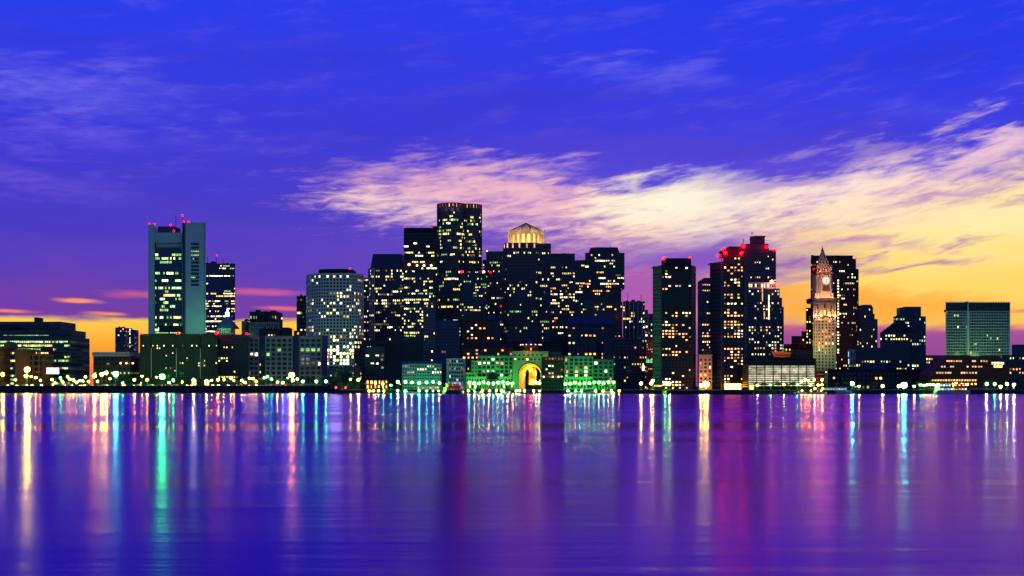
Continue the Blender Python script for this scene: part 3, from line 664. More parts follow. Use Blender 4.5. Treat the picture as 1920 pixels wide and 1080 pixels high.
    base = [(cx + rr * math.cos(2 * math.pi * (i + .5) / n), cy + rr * math.sin(2 * math.pi * (i + .5) / n)) for i in range(n)]
    B.prism(base, Z(431, Y) + .4, Z(414, Y), gm, scale=.02)
    for q in base: b.P('roof_hip').tube((q[0], q[1], Z(431, Y) + .8), (cx, cy, Z(414, Y) + .4), .8, .5, BROWN, 5)
    for a in range(0, 12):
        q = math.pi + math.pi * a / 11; xx, yy_ = cx + (r + 3.5) * math.cos(q), cy + (r + 3.5) * math.sin(q)
        L = bpy.data.lights.new('floodlight', 'POINT'); L.energy = 1500; L.color = (1, .50, .14); L.shadow_soft_size = .5
        o = bpy.data.objects.new('floodlight', L); COL.objects.link(o); o.parent = b.root; o.location = (xx - b.o[0], yy_ - b.o[1], Z(453, Y) - b.o[2])
        if a % 3 == 1:
            L = bpy.data.lights.new('floodlight', 'POINT'); L.energy = 6500; L.color = (1, .62, .24); L.shadow_soft_size = .5
            o = bpy.data.objects.new('floodlight', L); COL.objects.link(o); o.parent = b.root; o.location = (cx + (r + 8) * math.cos(q) - b.o[0], cy + (r + 8) * math.sin(q) - b.o[1], Z(424, Y) - b.o[2])
    B = b.P('drum_finial')
    for i in range(0, 20, 2): B.prism([(ring[i][0] - .7, ring[i][1] - .7), (ring[i][0] + .7, ring[i][1] - .7), (ring[i][0] + .7, ring[i][1] + .7), (ring[i][0] - .7, ring[i][1] + .7)], Z(431, Y) + .4, Z(431, Y) + 2.4, CREAM)
    b.done()
    k = dict(m=NAVY, depth=40, cw=3.5, ch=5.6, wf=.66, hf=.52, p=.22, run=2.2, cols='YWWO')
    b = Bld('office_tower', 'dark flat topped tower with rows of small cream windows, right of the pyramid topped tower', 'office tower', 1560, 1056)
    b.vol(1030, 1078, 477, rows={0: 0, 1: 0, 2: .18, 5: .5, 6: .4, 7: .3, 8: .45, 9: .3, 10: .3, 11: .15, 12: .75, 13: .2, 14: .3, 17: .5, 18: .4, 20: .1}, top=3, **k)
    b.P('coping').box(X(1030, 1560), X(1078, 1560), 1559.5, 1601, Z(477, 1560) - .2, Z(477, 1560) + 1, SLATE); b.done()
    b = Bld('office_tower', 'dark tower with sloping blind crown and red corner lamps, overhanging on its right side', 'office tower', 1680, 1130)
    k['p'] = .10
    b.vol(1076, 1100, 488, dY=0, rows={1: .3, 7: .6, 8: .6, 9: .2, 13: .35, 14: .3}, **k)
    b.vol(1097, 1171, 474, 541, dY=-2, pts=[(1097, 0), (1171, 0)], rows={0: .35, 1: .3, 2: .2}, **k)
    b.vol(1097, 1165, 541, dY=0, pts=[(1097, 2), (1165, 2)], **k)
    B = b.P('crown'); Y = 1680; B.prism([(X(1105, Y), Y + 2), (X(1162, Y), Y + 2), (X(1162, Y), Y + 34), (X(1105, Y), Y + 34)], Z(474, Y), Z(463, Y), NAVY, scale=.88)
    b.beacon(1111, 463, .45, dY=4); b.beacon(1158, 462, .45, dY=4); b.antenna(1144, 460, 464, 6); b.done()
    b = Bld('office_building', 'wide dark block with thin ledges and a few yellow windows, below the overhanging tower', 'office building', 1480, 1127)
    b.vol(1089, 1167, 566, pts=[(1089, 0), (1167, 0)], m=SLATE, depth=35, cw=3.7, ch=5, wf=.78, hf=.5, p=.04, cols='YG', rows={0: .2, 1: .35, 2: .25, 3: .15}, top=1); b.done()
    b = Bld('office_building', 'grey stepped block with vertical ribs and small white windows, left of the slab apartment towers', 'office building', 1500, 1192)
    k = dict(m=SLATE, depth=30, cw=3.9, ch=5.4, wf=.55, hf=.6, p=.2, run=1.3, cols='WWYC')
    b.vol(1168, 1209, 565, pts=[(1168, 0), (1209, 0)], top=2, **k); b.vol(1209, 1215, 581, pts=[(1209.2, 1), (1215, 1)], **k); b.vol(1215, 1222, 588, pts=[(1215.2, 2), (1228, 2)], **k)
    for px in (1172, 1180, 1188, 1196, 1204): b.P('rib').box(X(px, 1500) - .3, X(px, 1500) + .3, 1499.2, 1500, 3, Z(566, 1500), TEAL)
    b.antenna(1177, 549, 565); b.antenna(1202, 551, 565); b.done()
    # second rank behind the hotel
    Y = 1260
    b = Bld('office_building', 'dark brick block with rows of orange lit square windows, above the green hotel wing', 'office building', Y, 898)
    k = dict(m=BROWN, depth=35, cw=7.6, ch=6.1, wf=.5, hf=.5, rec=.8, run=1.7, cols='OOOPW', top=1)
    b.vol(858, 935, 592, pts=[(858, 0), (935, 0)], p=.1, rows={0: 0, 1: .04, 2: .12, 3: .5, 4: .45, 5: .6, 6: .6}, **k)
    b.P('glass_loft').box(X(910, Y), X(938, Y), Y - 2, Y + 12, Z(600, Y), Z(594, Y), BROOF)
    b.P('glass_loft').box(X(926, Y), X(938, Y), Y - 1.8, Y + 10, Z(640, Y), Z(600.2, Y), SLATE); b.done()
    Y = 1110
    b = Bld('office_building', 'brown block with two rows of orange windows, directly over the green floodlit hotel wing', 'hotel block', Y, 910)
    b.vol(866, 962, 651, pts=[(866, 0), (962, 0)], m=BROWN, depth=20, cw=7.7, ch=6.8, wf=.5, hf=.5, rec=.8, p=.5, run=1.6, cols='OOPW', top=1, rows={0: .6, 1: .6})
    b.P('roof').prism([(X(864, Y), Y - 1), (X(1010, Y), Y - 1), (X(1010, Y), Y + 21), (X(864, Y), Y + 21)], Z(651, Y), Z(644, Y), ROOF, scale=.93); b.done()
    Y = 1240
    b = Bld('office_building', 'dark building with blue copper roof and large orange windows, behind the right hotel wing', 'office building', Y, 1107)
    k = dict(m=NAVY, depth=36, cw=8, ch=7, wf=.55, hf=.5, rec=.7, run=1.5, cols='OOPY', top=2)
    b.vol(1064, 1150, 608, pts=[(1064, 0), (1150, 0)], p=.08, rows={2: .5, 4: .35, 7: .4}, **k)
    B = b.P('roof'); B.prism([(X(1062, Y), Y - 1), (X(1152, Y), Y - 1), (X(1152, Y), Y + 36), (X(1062, Y), Y + 36)], Z(608, Y), Z(594, Y), BROOF, scale=.85); b.done()
    b = Bld('office_building', 'dark low block with scattered yellow and orange windows, left of the narrow brick tower', 'office building', 1200, 1185)
    b.vol(1130, 1228, 634, pts=[(1130, 0), (1228, 0)], m=NAVY, depth=30, cw=5, ch=6.4, wf=.5, hf=.5, p=.12, run=1.4, cols='OYGO', top=1); b.done()
    b = Bld('brick_tower', 'narrow red brick tower lit warm orange, tucked against the first slab apartment tower', 'brick tower', 1190, 1219)
    b.vol(1212, 1227, 637, 668, pts=[(1212, 0), (1227, 0)], m=BRICK, depth=8, cw=3.2, ch=4.5, wf=.4, hf=.5, p=.1, cols='O', zb=2); b.flood(1219, 650, 2600, (1, .3, .12), -14, 1); b.done()
    b = Bld('office_building', 'broad black block filling the gap under the pyramid topped tower', 'office building', 1300, 1000)
    b.vol(800, 1130, 641, pts=[(826, 0), (1088, 0)], m=INK, depth=20, cw=4.6, ch=6, wf=.5, hf=.5, p=.05, cols='YGW', run=1.5); b.done()
    # dark block with lit stair windows, left of the green building
    Y = 1150
    b = Bld('office_building', 'large black block with a lit four column window panel and orange street arcade', 'office building', Y, 735)
    b.vol(675, 793, 638, pts=[(677, 0), (793, 0)], m=INK, depth=38, cw=5, ch=6, wf=.5, hf=.5, p=.02, run=2, cols='YW', top=2)
    b.vol(684, 721, 650, dY=-6, pts=[(684, 0), (721, 0)], m=SLATE, part='front_bay', depth=5.9, cw=9, ch=7.6, wf=.68, hf=.46, p=.3, cols='WWG', run=2, top=6, rows={0: .85, 1: .85, 2: .35, 3: .3, 4: .12, 5: .4, 6: .3})
    b.vol(686, 728, 711, dY=-10, pts=[(686, 0), (728, 0)], m=BRICK, part='arcade', depth=3.9, cw=7, ch=11, wf=.6, hf=.7, p=1, rows={0: .99}, cols='OOA', top=.6)
    b.done()
    b = Bld('office_building', 'narrow brown slab with a string of lit stair windows, right of the rounded tower', 'office building', 1260, 670)
    b.vol(664, 678, 636, pts=[(664, 0), (680, 0)], m=BROWN, depth=25, cw=5, ch=8.5, wf=.5, hf=.5, p=.4, cols='WY', run=1); b.done()
    for i, (a, c, tp, mm, lab, cl) in enumerate(((614, 631, 690, SLATE, 'small dark house with lit windows, leftmost of the low row below the rounded tower', 'WV'),
                                 (631, 645, 692, GREYC, 'small grey house with closed windows, in the low row below the rounded tower', 'D'),
                                 (646, 662, 689, SLATE, 'low slate house with a mansard roof, in the row below the rounded tower', 'D'),
                                 (662, 676, 689, BROWN, 'brown brick house, last of the low row beside the black block', 'O'))):
        b = Bld('row_house', lab, 'house', 1120, (a + c) / 2, group='low houses below the rounded tower')
        b.vol(a, c, tp, pts=[(a + .1, 0), (c - .1, 0)], m=mm, depth=14, cw=4, ch=5, wf=.5, hf=.6, p=.3 if i == 0 else .08, cols=cl, run=1.5)
        b.P('roof').prism([(X(a, 1120), 1119.6), (X(c, 1120), 1119.6), (X(c, 1120), 1133), (X(a, 1120), 1133)], Z(tp, 1120), Z(tp - 3.5, 1120), ROOF, scale=.6); b.done()
    Y = 1080
    b = Bld('waterfront_building', 'green washed stone building with a flat blue roof, left of the glassy pavilion block', 'waterfront building', Y, 790)
    b.vol(752, 829, 682, pts=[(754, 0), (828, 0)], m=PALE, depth=22, cw=4.6, ch=6, wf=.5, hf=.55, p=.06, run=2, cols='WVP', rows={0: .25, 1: .3, 2: .25, 4: .1}, top=.8)
    b.P('roof').prism([(X(752, Y), Y - 1), (X(830, Y), Y - 1), (X(830, Y), Y + 23), (X(752, Y), Y + 23)], Z(682, Y), Z(677, Y), BROOF, scale=.97)
    for px in (760, 775, 790, 805, 820): b.flood(px, 717, 650, (.08, 1, .15), -10, .6)
    b.done()
    b = Bld('glass_pavilion', 'pale lattice fronted block with jumbled pink and white lights, between two green washed buildings', 'waterfront building', 1070, 854)
    b.vol(834, 875, 672, pts=[(837, 0), (873, 0)], m=PALE, depth=20, cw=4.6, ch=7, wf=.72, hf=.66, rec=1.5, p=.4, run=1, cols='WOVPCR', top=.8); b.flood(850, 690, 500, (.3, 1, .5), -14, 1); b.done()
centre()

def hotel():
    Y = 1060
    S = wall('hotel_stone', (.27, .27, .20))
    b = Bld('hotel', 'green floodlit harbour hotel with a great golden arch, copper topped rotunda and long wing', 'hotel', Y, 960)
    k = dict(m=S, depth=22, cw=8.0, ch=7.4, wf=.66, hf=.62, rec=.8, run=1.4, cols='WPgGg')
    b.vol(894, 962, 667, pts=[(895, 0), (962, 0)], part='wing', p=.3, rows={0: .15, 1: .45, 2: .1, 3: .5, 4: .45}, top=1.2, **k)
    k.update(cw=5, wf=.4, cols='g')
    b.vol(884, 894, 676, pts=[(884, -2), (894.8, -2)], part='wing', p=.05, **k); b.vol(878, 884, 698, pts=[(873, -3), (883.8, -3)], part='wing', p=.05, **k)
    b.vol(873, 962, 706, pts=[(874, -5), (962, -5)], part='podium', m=S, depth=3, cw=5, ch=9, wf=.55, hf=.6, p=.3, cols='WWH', run=1)
    # central block with arch
    x0, x1 = X(962, Y), X(1015, Y); xc = X(993.7, Y); r = 20.7 * Y / F; zs = Z(702, Y); zt = Z(678, Y); yf = Y - 6; B = b.P('wall')
    N = 24
    arcp = [(xc - r * math.cos(math.pi * i / N), zs + r * math.sin(math.pi * i / N)) for i in range(N + 1)]
    B.face([(x0, yf, 3), (xc - r, yf, 3), (xc - r, yf, zs), (x0, yf, zs)], S)
    B.face([(xc + r, yf, 3), (x1, yf, 3), (x1, yf, zs), (xc + r, yf, zs)], S)
    top = [(x0 + (x1 - x0) * i / N, zt) for i in range(N + 1)]
    B.face([(x0, yf, zs), (arcp[0][0], yf, arcp[0][1]), (top[0][0], yf, zt)], S); B.face([(arcp[N][0], yf, arcp[N][1]), (x1, yf, zs), (x1, yf, zt)], S)
    for i in range(N): B.face([(arcp[i][0], yf, arcp[i][1]), (arcp[i + 1][0], yf, arcp[i + 1][1]), (top[i + 1][0], yf, zt), (top[i][0], yf, zt)], S)
    B.face([(x1, yf, 3), (x1, yf + 22, 3), (x1, yf + 22, zt), (x1, yf, zt)], S); B.face([(x0, yf + 22, 3), (x0, yf, 3), (x0, yf, zt), (x0, yf + 22, zt)], S)
    gold = wall('golden_vault', (.62, .42, .16), .7)
    V = b.P('arch_vault'); xi, ri, zi = X(1000, Y), 14.2 * Y / F, Z(703, Y); yi = yf + 12
    inn = [(xi - ri * math.cos(math.pi * i / N), zi + ri * math.sin(math.pi * i / N)) for i in range(N + 1)]
    A = [(xc - r, 3)] + arcp + [(xc + r, 3)]; I = [(xi - ri, 3)] + inn + [(xi + ri, 3)]
    for i in range(len(A) - 1): V.face([(I[i][0], yi, I[i][1]), (I[i + 1][0], yi, I[i + 1][1]), (A[i + 1][0], yf, A[i + 1][1]), (A[i][0], yf, A[i][1])], gold)
    D = b.P('archivolt')
    for i in range(N):
        q = [(xc - (r + w) * math.cos(math.pi * j / N), zs + (r + w) * math.sin(math.pi * j / N)) for w in (0.1, .7) for j in (i, i + 1)]
        D.face([(q[0][0], yf - .35, q[0][1]), (q[1][0], yf - .35, q[1][1]), (q[3][0], yf - .35, q[3][1]), (q[2][0], yf - .35, q[2][1])], OLIVE)
        D.face([(q[2][0], yf - .35, q[2][1]), (q[3][0], yf - .35, q[3][1]), (q[3][0], yf, q[3][1]), (q[2][0], yf, q[2][1])], OLIVE)
        if i % 2 == 0 and 2 < i < 21:                                   # carved blocks in the vault
            a = math.pi * (i + .5) / N; px_, pz_ = xc - (r - 1.4) * math.cos(a), zs + (r - 1.4) * math.sin(a)
            b.P('vault_rosette').box(px_ - .3, px_ + .3, yf + 1.0, yf + 1.9, pz_ - .3, pz_ + .3, BROWN)
    bw = wall('golden_hanging', (.70, .42, .12), .8)
    P_ = MB(); P_.box(X(991.5, Y), X(1006, Y), yi - 3, yi - 2.6, Z(722, Y), Z(689, Y), bw); ban = P_.build('hanging_panel', b.root, b.o)
    E = MB(); ex, ez, ey = X(997.3, Y), Z(708, Y), yi - 3.15
    E.box(ex - .95, ex - .6, ey, ey + .1, ez - 1, ez + 1, INK); E.box(ex + .6, ex + .95, ey, ey + .1, ez - 1, ez + 1, INK)
    E.face([(ex - .95, ey, ez + 1), (ex - .6, ey, ez + 1), (ex + .95, ey, ez - 1), (ex + .6, ey, ez - 1)][::-1], INK)
    E.face([(ex - .95, ey - .02, ez + 1), (ex + .6, ey - .02, ez - 1), (ex + .95, ey - .02, ez - 1), (ex - .6, ey - .02, ez + 1)], INK)
    E.box(ex + 1.1, ex + 1.4, ey, ey + .1, ez + .2, ez + .9, INK); E.build('emblem', ban, (0, 0, 0) if False else (b.o[0], b.o[1], b.o[2]))
    # attic storeys over the arch
    kk = dict(m=S, cw=8, ch=8, wf=.5, hf=.55, rec=.7, p=.3, run=1, cols='OYWg', depth=22)
    b.vol(962, 1015, 669.5, 678, dY=-6, pts=[(962, 0), (1015, 0)], part='attic', top=.4, **kk)
    b.vol(962, 1028, 660, 669.5, dY=-6, pts=[(961, -.6), (1028, -.6)], part='attic', top=1.3, **kk)
    for px in range(964, 1028, 8): b.P('cornice_bracket').box(X(px, Y) - .3, X(px, Y) + .3, yf - 1.3, yf - .62, Z(661.5, Y), Z(660.2, Y), S)
    b.P('cornice').box(X(960, Y), X(1029, Y), yf - 1.6, yf + 10, Z(660, Y), Z(659, Y), S)
    # rotunda
    cx, cy, zz = X(995.5, Y), Y + 6, Z(659, Y); Q = b.P('rotunda')
    rr = 12.5 * Y / F
    ring = [(cx + rr * math.cos(2 * math.pi * i / 14 + math.pi), cy + rr * math.sin(2 * math.pi * i / 14 + math.pi)) for i in range(15)]
    b.chain(ring, zz, Z(649.5, Y), BRICK, part='rotunda', cw=7, ch=8, wf=.35, hf=.7, rec=.5, p=.6, cols='OR', top=.6, bot=.4)
    Q = b.P('rotunda_roof'); Q.lathe((cx, cy, Z(649.5, Y)), [(rr + .2, 0), (rr + 3.6, .4), (rr + 3.4, 1.2), (rr * .6, 2.6), (.6, 4.6), (0, 6)], BROOF, 18)
    for i in range(7):
        a = math.pi + math.pi * (i + .5) / 7
        bl = MB(); ball(bl, (cx + (rr + 3) * math.cos(a), cy + (rr + 3) * math.sin(a), Z(646.3, Y)), .42, glow('rotunda_bulb', (1, .35, .2), 12, False, True)); bl.build('bulb', b.root, b.o)
    b.flood(995, 655, 1500, (1, .30, .12), -13, .6); b.flood(986, 655, 900, (1, .30, .12), -9, .6)
    # warm lamps in the arch, green floods at the foot of the walls
    for px, py, e in ((981, 717, 3600), (983, 702, 2600), (998, 716, 4200), (1006, 700, 2200), (994, 692, 2600)): b.flood(px, py, e, (1, .50, .06), 2.5, .5)
    for px in range(878, 962, 12): b.flood(px, 717, 2300, (.06, 1, .07), -13, .6)
    for px in (966, 1010): b.flood(px, 712, 2600, (.04, 1, .05), -18, .8)
    b.flood(972, 690, 2600, (.02, 1, .03), -26, 1); b.flood(1010, 668, 3000, (.02, 1, .03), -26, 1); b.flood(930, 690, 1100, (.02, 1, .03), -26, 1)
    b.done()
    b = Bld('hotel_block', 'dark bay block with red lit ground floor, between the golden arch and right hotel wing', 'hotel block', Y, 1038)
    b.vol(1016, 1057, 667, pts=[(1016.5, 0), (1056, 0)], m=wall('dark_brick', (.06, .03, .035)), depth=20, cw=5.4, ch=6.8, wf=.6, hf=.5, p=.22, run=1.5, cols='WRVPO', rows={0: .5, 1: .4, 5: .98, 6: .98}, top=1)
    b.vol(1026, 1054, 660, 667, dY=1, pts=[(1026, 0), (1052, 0)], m=BROOF, part='roof', depth=14, wins=False); b.done()
    b = Bld('hotel_wing', 'stepped hotel wing with square lit windows over a green floodlit base, right of the arch', 'hotel wing', Y, 1090)
    k = dict(m=S, depth=22, cw=8.4, ch=7.4, wf=.64, hf=.62, rec=.8, run=1.4, cols='WPWg', top=1.2)
    b.vol(1058, 1113, 668, pts=[(1058, 0), (1112, 0)], p=.35, part='wall', rows={0: .3, 1: .2, 2: .6, 3: .7, 4: .65}, **k)
    k.update(m=GREYC); b.vol(1113, 1150, 674, pts=[(1112.5, 1), (1150, 1)], part='side_wall', p=.08, **k)
    b.vol(1057, 1112, 706, pts=[(1057, -4), (1112, -4)], part='podium', m=S, depth=3.5, cw=6, ch=9, wf=.5, hf=.5, p=.2, cols='W', run=1)
    b.vol(1112, 1155, 713, pts=[(1112.5, -5), (1155, -5)], part='loggia', m=S, depth=4, cw=5.2, ch=8, wf=.55, hf=.7, rec=1.5, p=.3, cols='Wg', run=1)
    for px in range(1062, 1156, 12): b.flood(px, 718, 2300, (.06, 1, .06), -12, .6)
    for px in (1070, 1096): b.flood(px, 694, 600, (.02, 1, .04), -24, 1)
    b.done()
    b = Bld('domed_pavilion', 'small waterside pavilion with a dark hemispherical dome, in front of the left hotel wing', 'pavilion', 1030, 923)
    cx, cy = X(923, 1030), 1030; B = b.P('wall'); r = 4.6
    for i in range(12):
        a = 2 * math.pi * i / 12; B.tube((cx + r * math.cos(a), cy + r * math.sin(a), 3), (cx + r * math.cos(a), cy + r * math.sin(a), Z(711, 1030)), .35, .3, CREAM, 6)
    B.lathe((cx, cy, 3), [(3.4, 0), (3.4, Z(711, 1030) - 3)], CREAM, 12)
    b.P('dome').lathe((cx, cy, Z(711, 1030)), [(5.3, 0), (5.3, .5), (4.7, .6), (4.4, 2.2), (3.5, 3.9), (2, 5.1), (.3, 5.7), (.2, 6.6), (0, 6.7)], ROOF, 16); b.done()
hotel()

def right_side():
    # twin slab apartment towers
    dk = INK
    k = dict(cw=6.4, ch=5.7, wf=.66, hf=.5, rec=.9, run=1.7, cols='OOPWY')
    b = Bld('apartment_tower', 'black slab apartment tower with flat crown and clusters of amber windows, left of the pair', 'apartment tower', 1020, 1268, group='slab apartment towers on the wharf')
    b.vol(0, 0, 497, pts=[(1240, 0), (1297, 0)], m=dk, depth=34, p=.27, top=1,
          rows={0: .3, 1: .3, 2: .2, 3: .3, 4: 0, 5: .3, 7: .25, 8: .3, 9: 0, 10: 0, 11: 0, 15: .5, 16: .3, 23: .6, 26: .4, 38: .1}, **k)
    def flank(b, a, c, tp, d0, d1, nm='balcony_stack'):
        nm += '#%d' % a
        Y = b.Y; p0, p1 = (X(a, Y), Y + d0), (X(c, Y), Y + d1)
        b.chain([p0, p1], 2.5, Z(tp, Y), NAVY, part='flank', cw=5, ch=5.7, wf=.5, hf=.6, rec=1.2, p=.01, cols='O')
        b.P('flank').face([(p0[0], p0[1], Z(tp, Y)), (p1[0], p1[1], Z(tp, Y)), (p1[0], Y + 30, Z(tp, Y)), (p0[0], Y + 30, Z(tp, Y))], ROOF)
        n = int((Z(tp, Y) - 8) / 3.1)
        for i in range(n):
            z_ = 6 + i * 3.1; t0, t1 = .12, .88
            q = [(p0[0] + (p1[0] - p0[0]) * t, p0[1] + (p1[1] - p0[1]) * t) for t in (t0, t1)]
            s_ = -.9; b.P(nm).prism([(q[0][0], q[0][1] + s_), (q[1][0], q[1][1] + s_), (q[1][0], q[1][1] - .05), (q[0][0], q[0][1] - .05)], z_, z_ + .9, SLATE)
    flank(b, 1227, 1240, 497, 12, .3); flank(b, 1297, 1309, 497, .3, 12)
    b.blk(1240, 1296, 484, 497.2, 4, 26, INK, 'crown')
    for px in (1245, 1293): b.beacon(px, 484.5, .9, dY=5, r=1.0)
    b.done()
    b = Bld('apartment_tower', 'black stepped slab apartment tower with a dense amber window column, right of the pair', 'apartment tower', 1020, 1372, group='slab apartment towers on the wharf')
    b.vol(0, 0, 478, pts=[(1356, 0), (1395, 0)], m=dk, depth=34, p=.42, top=1.5,
          rows={0: .35, 1: 0, 2: .3, 3: .8, 4: .7, 5: .35, 6: .1, 7: .7, 8: .85, 9: .2, 10: 0, 12: .5, 13: .35, 15: .7, 16: .3, 18: .4, 23: .6}, **k)
    flank(b, 1336, 1356, 490, 14, .3); flank(b, 1395, 1405, 476, .3, 10)
    b.P('flank_strip').box(X(1352.4, 1020), X(1354, 1020), 1020.5, 1021.5, 3, Z(480, 1020), BLUEP)
    b.blk(1347, 1394, 467, 478.2, 4, 26, INK, 'crown'); b.blk(1360, 1390, 462, 467.1, 8, 18, INK, 'crown')
    for px, py in ((1348, 479), (1360, 474), (1357, 468), (1390, 474.5), (1394, 461.5)): b.beacon(px, py, .9, dY=-1.5 if py > 470 else 6, r=1.25)
    b.vol(0, 0, 718, 730, dY=-3, zb=2.6, pts=[(1358, 0), (1390, 0)], m=DARKM, part='lobby', depth=2.9, cw=7.6, ch=10, wf=.82, hf=.85, rec=.2, p=1, rows={0: .99}, cols='L', top=.3, bot=.2)
    b.done()
    b = Bld('apartment_tower', 'dark mid height block with many small amber windows, seen between the two slab apartment towers', 'apartment tower', 1290, 1325)
    b.vol(1308, 1342, 524, m=NAVY, depth=30, cw=4.3, ch=5.3, wf=.6, hf=.5, p=.4, run=1.7, cols='OOYP', top=1)
    b.blk(1316, 1336, 521, 524, 3, 14); b.done()
    b = Bld('brick_building', 'small orange lit corner building in the gap between the slab apartment towers', 'brick building', 1015, 1322)
    b.vol(1310, 1335, 665, pts=[(1310.5, 0), (1335, 0)], m=CREAM, depth=22, cw=8.2, ch=6.6, wf=.55, hf=.55, rec=.6, p=.3, run=1.4, cols='OW', top=2.6, bot=4.5)
    b.P('cornice').box(X(1309.5, 1015), X(1335.6, 1015), 1014.3, 1030, Z(666.4, 1015), Z(665, 1015), CREAM)
    b.blk(1316, 1334, 656, 665, 4, 12, BRICK, 'attic')
    for px, py, e in ((1316, 722, 4200), (1326, 720, 4200), (1321, 700, 2200), (1321, 680, 1600)): b.flood(px, py, e, (1, .30, .06), -11, .6)
    b.done()
    # behind the right slab tower
    Y = 1360
    b = Bld('office_tower', 'dark tower with a square top block, rising behind the right slab apartment tower', 'skyscraper', Y, 1425)
    k = dict(m=NAVY, depth=40, cw=4, ch=5.6, wf=.5, hf=.5, p=.14, run=1.6, cols='YYWO')
    b.vol(1386, 1455, 469, pts=[(1386, 0), (1455, 0)], top=2, **k)
    b.vol(1389, 1441, 457, 469, dY=2, pts=[(1389, 0), (1441, 0)], part='upper_tier', wins=False, m=NAVY, depth=34)
    b.vol(1406, 1434, 443, 457, dY=4, pts=[(1406, 0), (1434, 0)], part='top_block', wins=False, m=NAVY, depth=26)
    b.blk(1404.5, 1435.5, 442, 443.6, 3, 28, SLATE, 'coping'); b.antenna(1394, 447, 457, 5); b.antenna(1410, 435, 442, 6)
    for px, py, p_ in ((1393.5, 461, .9), (1390, 474, .9), (1437, 463, .7), (1452, 469, .6)): b.beacon(px, py, p_, dY=-1.5, r=1.3)
    b.done()
    Y = 1250
    b = Bld('stepped_tower', 'terraced dark tower with a lit crown band and glowing vertical strips', 'office tower', Y, 1436)
    k = dict(m=NAVY, depth=35, cw=5.4, ch=5.6, wf=.52, hf=.52, p=.3, run=1.8, cols='WWWYP')
    b.vol(1403, 1455, 529, 541, pts=[(1403, 3), (1455, 3)], part='crown', m=PALE, depth=28, cw=4, ch=12, wf=.7, hf=.6, p=.9, rows={0: .9}, cols='WYYg', top=.4, rec=.5)
    b.vol(1403, 1462, 541, pts=[(1403, 0), (1462, 0)], part='wall', rows={0: .6, 1: .6, 2: .1, 4: .45, 6: .5, 8: .15, 10: .1, 12: .6, 13: .75, 14: .5}, top=1, **k)
    b.vol(1462, 1466, 558, pts=[(1462.2, 1), (1466.4, 1)], part='terrace', **k); b.vol(1466, 1470, 575, pts=[(1466.6, 2), (1469.6, 2)], part='terrace', **k)
    for px, z0_, z1_, c in ((1441.5, 599, 553, 'W'), (1429.5, 565, 541, 'P'), (1433, 598, 584, 'P')):
        b.P('light_strip').box(X(px, Y) - .45, X(px, Y) + .45, Y - .5, Y - .03, Z(z0_, Y), Z(z1_, Y), LIT[c])
    b.beacon(1447, 528, .9, dY=0, r=1.4, c=(1, .08, .04)); b.flood(1452, 537, 1600, (1, .6, .4), -8, .8); b.done()
    # lit garage
    Y = 985
    b = Bld('parking_garage', 'long open sided garage with eleven bright horizontal light bands along the water', 'parking garage', Y, 1465, z=2.8)
    x0, x1 = X(1403, Y), X(1528, Y)
    for i in range(12):
        z_ = Z(684 + i * 3.65, Y)
        b.P('floor_deck').box(x0, x1, Y, Y + 25, z_ - .72, z_ - .02, DARKM)
        T = MB(); T.box(x0 + .2, x1 - .2, Y + .35, Y + .5, z_ - 1.22, z_ - .80, glow('garage_tube', (1, .93, .62), 1.5, True, True, .2))
        if i < 11: T.build('light_band', b.root, b.o)
    b.P('back_wall').box(x0, x1, Y + 25, Y + 26, 2.8, Z(683, Y), INK)
    for i in range(9):
        xx = x0 + (x1 - x0) * i / 8; b.P('column').box(xx - .28, xx + .28, Y - .25, Y + .8, 2.8, Z(683, Y), INK)
    b.vol(1403, 1420, 720, 729, dY=-1.5, zb=2.6, pts=[(1404, 0), (1414, 0)], m=DARKM, part='entrance', depth=1.2, cw=10, ch=9, wf=.9, hf=.85, rec=.1, p=1, rows={0: .99}, cols='Y', top=.2, bot=.1)
    b.done()
    b = Bld('curved_garage_ramp', 'rounded ramp with dull red bands, at the right end of the lit garage', 'garage ramp', Y, 1539, z=2.8)
    cx, cy = X(1537, Y), Y + 8.5
    for i in range(5):
        z_ = Z(693 + i * 7, Y)
        pl = [(X(1528.5, Y), Y + 14), (X(1528.5, Y), Y)] + [(X(1545, Y) + 2.6 * math.sin(a), Y + 2.6 - 2.6 * math.cos(a)) for a in [math.pi / 2 * j / 5 for j in range(6)]] + [(X(1545, Y) + 2.6, Y + 14)]
        b.P('parapet').prism(pl, z_ - 1.3, z_, BRICK if i < 4 else BROWN)
    b.P('core').box(X(1530, Y), X(1548, Y), Y + 2, Y + 13, 2.8, Z(693, Y) - .1, DARKM)
    for i in range(4): b.flood(1538, 697 + i * 7, 160, (1, .25, .15), -2.5, .4)
    b.done()
    b = Bld('brick_building', 'dark market building with an orange lit sloping sign fascia on its roof, above the garage', 'building', 1110, 1465)
    b.vol(1405, 1530, 672, pts=[(1405, 0), (1530, 0)], m=INK, depth=30, cw=7, ch=7, p=.08, cols='OY', run=1)
    Y = 1110; om = wall('orange_fascia', (.60, .20, .06), .6)
    G = MB(); q = [(1445, 658.5), (1484, 659.5), (1482, 669.5), (1452, 669.5)]
    G.face([(X(a, Y - 3), Y - 3, Z(c, Y)) for a, c in reversed(q)], om); G.face([(X(a, Y - 3), Y - 2.4, Z(c, Y)) for a, c in q], om)
    for i in range(4):
        (a, c), (a2, c2) = q[i], q[(i + 1) % 4]; G.face([(X(a, Y - 3), Y - 3, Z(c, Y)), (X(a2, Y - 3), Y - 3, Z(c2, Y)), (X(a2, Y - 3), Y - 2.4, Z(c2, Y)), (X(a, Y - 3), Y - 2.4, Z(c, Y))], om)
    for i in range(15):
        cx = X(1453.5 + i * 1.9, Y); G.box(cx - .28, cx + .28, Y - 3.14, Y - 3.02, Z(667.5, Y), Z(667.5, Y) + (1.2 if i % 3 else 1.7), BROWN)
